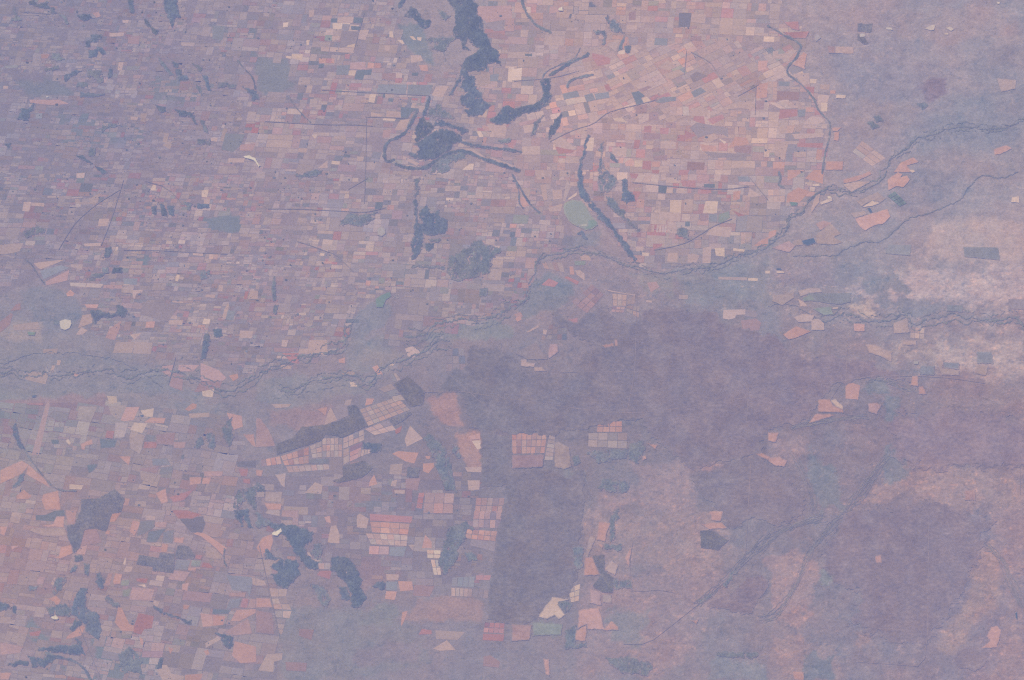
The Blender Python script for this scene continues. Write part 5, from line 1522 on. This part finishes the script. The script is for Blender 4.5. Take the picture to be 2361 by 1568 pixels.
for (key, top, P, grid), lay in zip(TR, LAY):
    col = tint(key, P); zf = 15 + lay[0] * 2.0
    if grid:
        nxg, nyg = grid; size, shp, _ = shape_words(P)
        r = empty('paddock_block'); c = P.mean(0); x, y = ground(c[0], c[1]); r.location = (float(x), float(y), 0)
        tag(r, name_it(f'{size} {HUENAME[key]} {nxg * nyg}-paddock block', P), 'field', 'blocks of gridded paddocks')
        A, B, Cc, Dd = P[:4]
        gapx = min(.10, .55 / max(np.hypot(*(B - A)) / nxg, 1)); gapy = min(.12, .55 / max(np.hypot(*(Dd - A)) / nyg, 1))
        bl = lambda s, t: (A * (1 - s) + B * s) * (1 - t) + (Dd * (1 - s) + Cc * s) * t
        for i in range(nxg):
            for k in range(nyg):
                s0, s1, t0, t1 = (i + gapx) / nxg, (i + 1 - gapx) / nxg, (k + gapy) / nyg, (k + 1 - gapy) / nyg
                alt = np.array([1.1, .9, .5]) * random.gauss(0, 4.5) + np.array([1., -.4, -.6]) * random.gauss(0, 2.5)
                if random.random() < .10: alt += np.array([-20, -11, -3])
                o = flat('paddock', np.array([bl(s0, t0), bl(s1, t0), bl(s1, t1), bl(s0, t1)]), zf, col + alt, M_FIELD)
                reparent(o, r)
    elif top and (P.mean(0)[0] > 1180 and P.mean(0)[1] > 784 or P.mean(0)[0] > 1770):      # ragged clearings in scrub and on the dry plain
        size, shp, a = shape_words(P); i = len(USED); am = 1.6 if P.mean(0)[1] > 784 else .8
        def fn(ax, ay, P=P, am=am, i=i):
            X, Y = np.meshgrid(ax, ay)
            return sdist(X, Y, P) - .4 + fbm(X, Y, 7, 4, 1000 + i, .7) * am * 1.5
        o = canopy('clearing', fn, (P[:, 0].min() - 5, P[:, 1].min() - 5, P[:, 0].max() + 5, P[:, 1].max() + 5), 46 + lay[0] * 6, 0, col, M_FIELD, tone=10, seed=1000 + i, soft=2.2 * am, cell=1.1)
        if o: tag(o, name_it(f'{size} {shp} {HUENAME[key]} clearing', P), 'clearing')
    elif top:
        size, shp, a = shape_words(P)
        o = flat('field', P, zf, col, M_FIELD)
        tag(o, name_it(f'{size} {shp} {HUENAME[key]} field', P), 'field')
    else:
        n = home(P.mean(0))
        if P.mean(0)[1] > 900 and P.mean(0)[0] < 760:
            def fn(ax, ay, P=P):
                X, Y = np.meshgrid(ax, ay)
                return sdist(X, Y, P) - .3 + fbm(X, Y, 8, 3, 1200) * .9
            o = canopy('field', fn, (P[:, 0].min() - 5, P[:, 1].min() - 5, P[:, 0].max() + 5, P[:, 1].max() + 5), zf + 2, 0, col, M_FIELD, tone=6, seed=1200, soft=2.4, cell=1.1)
        else: o = flat('field', P, zf, col, M_FIELD)
        reparent(o, roots[n]); count[n] += 1
for n in range(len(FARM)):
    L = sorted(PATCH[n], key=lambda q: -q[0]); keep = max(0, 200 - count[n])
    for a, P, col in L[:keep]: reparent(flat('field', P, 6 + n * .7, col, M_FIELD), roots[n])
    rest = L[keep:]
    if rest:
        V = np.concatenate([q[1] for q in rest]); x, y = ground(V[:, 0], V[:, 1])
        f4 = np.arange(len(V)).reshape(-1, 4)[:, ::-1]
        o = obj('small_fields', np.stack([x, y, np.full(len(x), 6 + n * .7)], 1), f4, albedo(np.repeat(np.array([q[2] for q in rest]), 4, 0)), M_FIELD)
        o['kind'] = 'stuff'; reparent(o, roots[n])

# ================================================================== woods
TONE = {'1': (114,121,149), '2': (125,129,152), '3': (127,125,149)}
WNAME = {'1': ('wooded_ridge', 'dark blue-grey wood'), '2': ('woodland', 'grey-blue woodland'), '3': ('scrub_wood', 'dark purple scrub wood')}
CATW = {'1': 'wood', '2': 'wood', '3': 'scrub'}
for i, ln in enumerate(WOOD.strip().splitlines()):
    q = ln.split(); k = q[0]; P = pts(q[1], ' '.join(q[2:])); size, shp, a = shape_words(P)
    rough = {'1': 3.0, '2': 3.6, '3': .9}[k] * (1.0 if a > 300 else .6)
    bias = 0 if k == '3' else 1.5 if a < 320 else .9
    def fn(ax, ay, P=P, rough=rough, i=i, bias=bias):
        X, Y = np.meshgrid(ax, ay)
        wx = X + fbm(X, Y, 9, 2, 200 + i) * rough; wy = Y + fbm(X, Y, 9, 2, 300 + i) * rough
        F = sdist(wx, wy, P) - bias + fbm(X, Y, 6.5, 4, 400 + i, .75) * rough * 1.7
        if k in '12' and a > 320: F = np.maximum(F, (fbm(X * 1.3, Y * .8, 9, 4, 450 + i, .6) - (.56 if k == '1' else .42)) * 14)
        return F
    o = canopy(WNAME[k][0], fn, (P[:, 0].min() - 6, P[:, 1].min() - 6, P[:, 0].max() + 6, P[:, 1].max() + 6), 44,
               80 if k == '1' else 12, np.array(TONE[k]) + random.gauss(0, 2), M_CANOPY, tone=9 if k != '3' else 6, seed=500 + i, soft={'1': 2.6, '2': 4.0, '3': 1.6}[k] * (1 if a > 320 else .6))
    if o: tag(o, name_it(f'{size} {shp} {WNAME[k][1]}', P), CATW[k], 'woods on ridges and among the fields')
for i, ln in enumerate(STROKE.strip().splitlines()):
    q = ln.split(); k = q[0]; wd = float(q[1]); P = smooth_line(pts(q[2], ' '.join(q[3:])))
    def fn(ax, ay, P=P, wd=wd, i=i):
        X, Y = np.meshgrid(ax, ay)
        return linedist(ax, ay, P, wd + 6) - wd / 2 + fbm(X, Y, 10, 4, 600 + i, .7) * wd * .55
    o = canopy('tree_belt', fn, (P[:, 0].min() - 9, P[:, 1].min() - 9, P[:, 0].max() + 9, P[:, 1].max() + 9), 48, 30 if k == '1' else 8,
               np.array(TONE[k]) + random.gauss(0, 2), M_CANOPY, tone=9, seed=700 + i, soft=2.2)
    if o: tag(o, name_it(('broad' if wd > 6 else 'narrow') + ' winding dark tree belt', P), 'tree belt', 'dark belts of trees')

# ================================================================== rivers
for i, ln in enumerate(RIVER.strip().splitlines()):
    a, lab = ln.split('|'); q = a.split(); wd = float(q[0]); am = float(q[1])
    line = meander(pts(q[2], ' '.join(q[3:])), am * 1.5, 9.0, 11 + i)
    r = ribbon('river', line, 0.7, 40, (116,122,149), M_WATER); tag(r, lab, 'river', kind='structure')
    def fn(ax, ay, line=line, wd=wd, i=i):
        X, Y = np.meshgrid(ax, ay)
        return linedist(ax, ay, line, wd + 5) - wd * .5 * (1 + 1.3 * fbm(X, Y, 14, 3, 800 + i)) + fbm(X, Y, 3.2, 2, 820 + i) * wd * .7
    o = canopy('bank_trees', fn, (line[:, 0].min() - 8, line[:, 1].min() - 8, line[:, 0].max() + 8, line[:, 1].max() + 8), 42, 6,
               (128,131,152), M_CANOPY, tone=9, seed=840 + i, soft=1.3)
    if o: o['kind'] = 'stuff'; o.parent = r
    if i in (0, 1, 2, 3, 5):
        src = pts(q[2], ' '.join(q[3:]))
        for b in range(3 if i in (1, 2) else 2):                            # side channels of the braided plain
            off = np.stack([fbm(src[:, 0], src[:, 1], 60, 2, 33 + b) * 8, np.full(len(src), 1.) * (-13, 9, 17, -6)[b] * (1 if i != 0 else .55) + fbm(src[:, 0], src[:, 1], 80, 2, 37 + b) * 9], 1)
            sl = meander(src + off, 9, 10.0, 50 + i * 5 + b)
            def fn2(ax, ay, line=sl, i=i, b=b):
                X, Y = np.meshgrid(ax, ay)
                return linedist(ax, ay, line, 5) - .9 + fbm(X, Y, 30, 2, 870 + b) * 1.3 + fbm(X, Y, 4, 2, 880 + b) * .9
            o = canopy('side_channel', fn2, (sl[:, 0].min() - 8, sl[:, 1].min() - 8, sl[:, 0].max() + 8, sl[:, 1].max() + 8), 39, 2, (131,133,152), M_CANOPY, tone=7, seed=890 + b, soft=.8)
            if o: o['kind'] = 'stuff'; o.parent = r

# ================================================================== roads
for i, ln in enumerate(ROAD.strip().splitlines()):
    a, lab = ln.split('|'); q = a.split()
    line = densify(smooth_line(pts(q[2], ' '.join(q[3:])), 1), 4.0)
    o = ribbon('road', line, float(q[1]), 52 + .3 * i, (161,144,157) if q[0] == 'p' else (138,133,153), M_ROAD, fade=.45)
    tag(o, lab, 'road', kind='structure')

for i, ln in enumerate(DRAIN.strip().splitlines()):
    q = ln.split(); src = pts(q[0], ' '.join(q[1:]))
    root = empty('drainage_line'); tag(root, name_it('faint braided drainage line of pale and dark strands', src), 'drainage', kind='structure')
    for b in range(9):
        off = np.stack([fbm(src[:, 0], src[:, 1], 50, 2, 133 + b) * 18, fbm(src[:, 0], src[:, 1], 60, 2, 137 + b) * 18], 1)
        sl = meander(src + off, 5, 14.0, 150 + i * 7 + b)
        ribbon('strand', sl, random.uniform(.6, 1.9), 30 + b * .6, (133,133,153) if b % 3 else (152,145,157), M_ROAD, root, fade=.45)

# ================================================================== lakes, pans, reservoirs, quarries
def lobed(name, P, z, color, material, amp, label, cat, kind=None, parent=None, seed=0, tone=3.0, cell=1.0, hill=0):
    def fn(ax, ay):
        X, Y = np.meshgrid(ax, ay)
        return sdist(X, Y, P) + fbm(X, Y, 6, 3, seed) * amp
    o = canopy(name, fn, (P[:, 0].min() - 6, P[:, 1].min() - 6, P[:, 0].max() + 6, P[:, 1].max() + 6), z, hill, color, material, parent, tone=tone, cell=cell, seed=seed)
    if o and label: tag(o, label, cat, kind=kind)
    return o
lake = pts('21', '470,345 485,305 560,275 640,285 690,340 722,405 790,480 792,512 732,552 680,556 580,512 522,472 482,405')
c = lake.mean(0)
lk = lobed('lake', c + (lake - c) * .93, 56, (148,150,157), M_WATER, .6, 'pale green shallow lake beside the long curved ridge', 'lake', 'structure', seed=900, tone=4)
lobed('shoreline', lake, 48, (156,160,160), M_SALT, .8, None, None, parent=lk, seed=901, tone=6)
lobed('green_shallows', pts('21', '695,468 755,455 785,490 775,515 722,545 690,548 650,542 700,515'), 64, (134,146,153), M_WATER, .6, None, None, parent=lk, seed=902)
lobed('sand_bar', pts('21', '600,512 660,500 690,495 700,520 650,522'), 70, (174,170,170), M_SALT, .5, None, None, parent=lk, seed=903)
PANS = [('01', '548,1395 600,1376 655,1385 661,1420 645,1460 600,1481 560,1466 550,1430', (191,179,179), 'white round salt pan on the left river plain'),
 ('30', '1080,250 1140,255 1152,280 1090,275', (190,176,178), 'small white pan leftmost of the top right group'),
 ('30', '1440,265 1500,235 1550,225 1530,280 1500,285', (190,174,176), 'white wedge-shaped pan in the top right group'),
 ('30', '1630,260 1680,245 1720,270 1690,290', (196,178,176), 'white rounded pan right of the wedge-shaped pan'),
 ('30', '845,310 890,310 900,340 845,345', (188,174,178), 'white pan cut into the dark purple square wood'),
 ('30', '1622,308 1662,306 1662,324 1630,322', (198,180,176), 'small white pan below the rounded pan at top right'),
 ('30', '2108,18 2142,18 2137,40 2112,38', (204,186,182), 'tiny bright pan at the top edge on the right'),
 ('30', '420,330 470,315 490,350 440,390', (170,158,170), 'pale bare pan left of the dark purple square wood'),
 ('11', '1115,550 1150,520 1195,545 1195,590 1160,615 1120,600', (166,158,169), 'pale grey oval dry lake among the centre fields'),
 ('00', '422,888 448,888 448,904 424,904', (206,196,196), 'tiny white spot above the dark spiked wood'),
 ('31', '545,240 580,240 585,268 550,268', (206,186,178), 'small bright round pan beside the creek bend at right'),
 ('32', '1340,200 1390,190 1385,225 1345,225', (168,160,168), 'small pale pond-like pan on the plain above the highway')]
for i, (t, s, col, lab) in enumerate(PANS):
    lobed('salt_pan', pts(t, s), 60, col, M_SALT, .45, lab, 'salt pan', seed=920 + i, cell=.8)
RES = [('31', '312,655 420,628 440,670 360,697 325,680', 'large black reservoir with straight banks on the right plain'),
 ('31', '915,355 940,350 961,385 940,394', 'small black reservoir above the orange field at right'),
 ('02', '1290,698 1322,690 1325,700 1308,710', 'tiny dark pond among cream fields by the left river'),
 ('31', '76,908 120,910 120,922 78,920', 'thin dark pond strip left of the pale plain'),
 ('02', '295,515 335,508 330,525 300,530', 'small dark pond under the lower-left river'),
 ('33', '2280,950 2295,945 2300,1005 2285,1000', 'small dark pool at the far right edge near the bottom')]
for i, (t, s, lab) in enumerate(RES):
    P = pts(t, s); c = P.mean(0)
    r = empty('reservoir'); x, y = ground(c[0], c[1]); r.location = (float(x), float(y), 0); tag(r, lab, 'reservoir')
    reparent(flat('bank', c + (P - c) * (1.10 if i < 2 else 1.2), 56, (158,146,160), M_FIELD), r)
    reparent(flat('water', P, 66, (101,115,149), M_WATER), r)
CROPS = [('31', '1100,240 1168,195 1280,310 1215,338', 3, 4, (124,134,150), 'dark green gridded crops by the right-hand creek'),
 ('31', '410,1282 480,1270 520,1335 500,1300', 2, 1, (126,134,151), 'dark green crop strips beside the lower right creek')]
for t, s, nxg, nyg, col, lab in CROPS:
    P = pts(t, s); r = empty('crop_block'); c = P.mean(0); x, y = ground(c[0], c[1]); r.location = (float(x), float(y), 0); tag(r, lab, 'crop')
    A, B, Cc, Dd = P
    bl = lambda u, v: (A * (1 - u) + B * u) * (1 - v) + (Dd * (1 - u) + Cc * u) * v
    for i in range(nxg):
        for k in range(nyg):
            e = .06
            reparent(flat('crop', np.array([bl((i + e) / nxg, (k + e) / nyg), bl((i + 1 - e) / nxg, (k + e) / nyg), bl((i + 1 - e) / nxg, (k + 1 - e) / nyg), bl((i + e) / nxg, (k + 1 - e) / nyg)]),
                          56, np.array(col) + random.gauss(0, 3), M_FIELD), r)
lobed('crop', pts('11', '1160,1150 1240,1120 1245,1170 1200,1200 1170,1270 1110,1270 1100,1190'), 56, (127,141,153), M_FIELD, .8, 'teal green irrigated crop by the small pale town', 'crop', seed=950)
lobed('crop', pts('31', '195,293 275,300 270,330 215,335'), 56, (124,139,152), M_FIELD, .6, 'small green crop just left of the right-hand river', 'crop', seed=951)
lobed('crop', pts('02', '270,1480 271,1481 272,1482') if False else pts('01', '250,1490 330,1495 320,1530 260,1525'), 56, (129,143,153), M_FIELD, .6, 'small green crop below the white round salt pan', 'crop', seed=952)
QUARRY = [('00', '2240,1445 2300,1430 2361,1465 2380,1500 2400,1530 2385,1550 2340,1480 2260,1462', 'bright white ragged quarry at left centre'),
 ('13', '140,215 200,190 230,170 242,200 200,240 150,235', 'white quarry at the edge of the lower-left dark wood'),
 ('03', '470,990 515,965 552,1010 490,1012', 'small white quarry near the lower left corner'),
 ('20', '430,80 465,60 470,105 420,100', 'white patch on the red field at the top')]
for i, (t, s, lab) in enumerate(QUARRY):
    lobed('quarry', pts(t, s), 110, (205,190,182), M_SALT, 1.6, lab, 'quarry', seed=960 + i, cell=.7, tone=26)

# ================================================================== scattered trees and homesteads
cen = np.array(FIELD_CENTRES)
pick = cen[RNG.integers(0, len(cen), 1500)] + RNG.normal(0, 5, (1500, 2))
V, Fc, Cl = [], [], []
for p in pick:
    r = random.uniform(.5, 1.2) if random.random() < .82 else random.uniform(1.3, 2.8); a0 = random.random() * 6; b = len(V); sx = random.uniform(.7, 1.6)
    for k in range(7):
        t = a0 + k * 6.283 / 7; rr = r * random.uniform(.65, 1.2); V.append((p[0] + rr * sx * math.cos(t), p[1] + rr * math.sin(t), 40))
    V.append((p[0], p[1], 56))
    for k in range(7): Fc.append((b + (k + 1) % 7, b + k, b + 7))
    Cl += [np.array((118,122,149)) + random.gauss(0, 5)] * 8
V = np.array(V); x, y = ground(V[:, 0], V[:, 1])
o = obj('scattered_trees', np.stack([x, y, V[:, 2]], 1), Fc, albedo(np.array(Cl)), M_CANOPY); tag(o, 'dark specks of tree clumps scattered over the fields', 'trees', kind='stuff')
V, Fc = [], []
for k in range(150):
    p = cen[random.randrange(len(cen))] if k < 110 else np.array([random.uniform(1200, 2340), random.uniform(650, 1540)])
    r = random.uniform(.25, .65); b = len(V)
    for dx, dy in ((-1, -.7), (1, -.7), (1, .7), (-1, .7)): V.append((p[0] + dx * r, p[1] + dy * r, 44))
    for dx, dy in ((-1, -.7), (1, -.7), (1, .7), (-1, .7)): V.append((p[0] + dx * r, p[1] + dy * r, 52))
    Fc += [(b + 7, b + 6, b + 5, b + 4)] + [(b + i, b + 4 + i, b + 4 + (i + 1) % 4, b + (i + 1) % 4) for i in range(4)]
V = np.array(V); x, y = ground(V[:, 0], V[:, 1])
o = obj('homesteads', np.stack([x, y, V[:, 2]], 1), Fc, albedo((205,190,185)), M_SALT); tag(o, 'tiny pale dots of farmsteads and sheds', 'farmsteads', kind='stuff')

TOWN = [('small pale town at the bend of the right-hand river', 1805, 497, 9, 60), ('small pale town right of the green crop', 912, 684, 10, 50), ('pale grey town at the upper left', 82, 195, 16, 60),
        ('pale town at the upper right of the slanting farmland', 1765, 118, 18, 70), ('tiny settlement at the left end of the scrub highway', 880, 879, 3, 10)]
for lab, cx, cy, rad, num in TOWN:
    V, Fc = [], []
    for k in range(num):
        p = (cx + random.gauss(0, rad * .55), cy + random.gauss(0, rad * .3)); r = random.uniform(.22, .6); b = len(V)
        for zz in (44, 53):
            for dx, dy in ((-1, -.7), (1, -.7), (1, .7), (-1, .7)): V.append((p[0] + dx * r, p[1] + dy * r, zz + k * .05))
        Fc += [(b + 7, b + 6, b + 5, b + 4)] + [(b + i, b + 4 + i, b + 4 + (i + 1) % 4, b + (i + 1) % 4) for i in range(4)]
    V = np.array(V); x, y = ground(V[:, 0], V[:, 1])
    tag(obj('town', np.stack([x, y, V[:, 2]], 1), Fc, albedo((186,174,176)), M_SALT), lab, 'town', kind='stuff')

# ================================================================== the air
hx, z0, z1 = 500000.0, -1.0 - 2.0, CAM[2] + 4000.0
hv = [(sx * hx, sy * hx, z) for z in (z0, z1) for sx, sy in ((-1, -1), (1, -1), (1, 1), (-1, 1))]
hf = [(0, 3, 2, 1), (4, 5, 6, 7)] + [(i, (i + 1) % 4, 4 + (i + 1) % 4, 4 + i) for i in range(4)]
hm = bpy.data.materials.new('haze_air'); hm.use_nodes = True; t = hm.node_tree; t.nodes.clear()
out = t.nodes.new('ShaderNodeOutputMaterial'); pv = t.nodes.new('ShaderNodeVolumePrincipled')
pv.inputs['Density'].default_value = HAZE_DENSITY; pv.inputs['Color'].default_value = (*HAZE_COLOR, 1)
t.links.new(pv.outputs[0], out.inputs['Volume'])
me = bpy.data.meshes.new('haze'); me.from_pydata(hv, [], hf); me.materials.append(hm)
hz = bpy.data.objects.new('haze', me); COL.objects.link(hz); tag(hz, 'lavender haze of the air between orbit and ground', 'haze', kind='stuff')
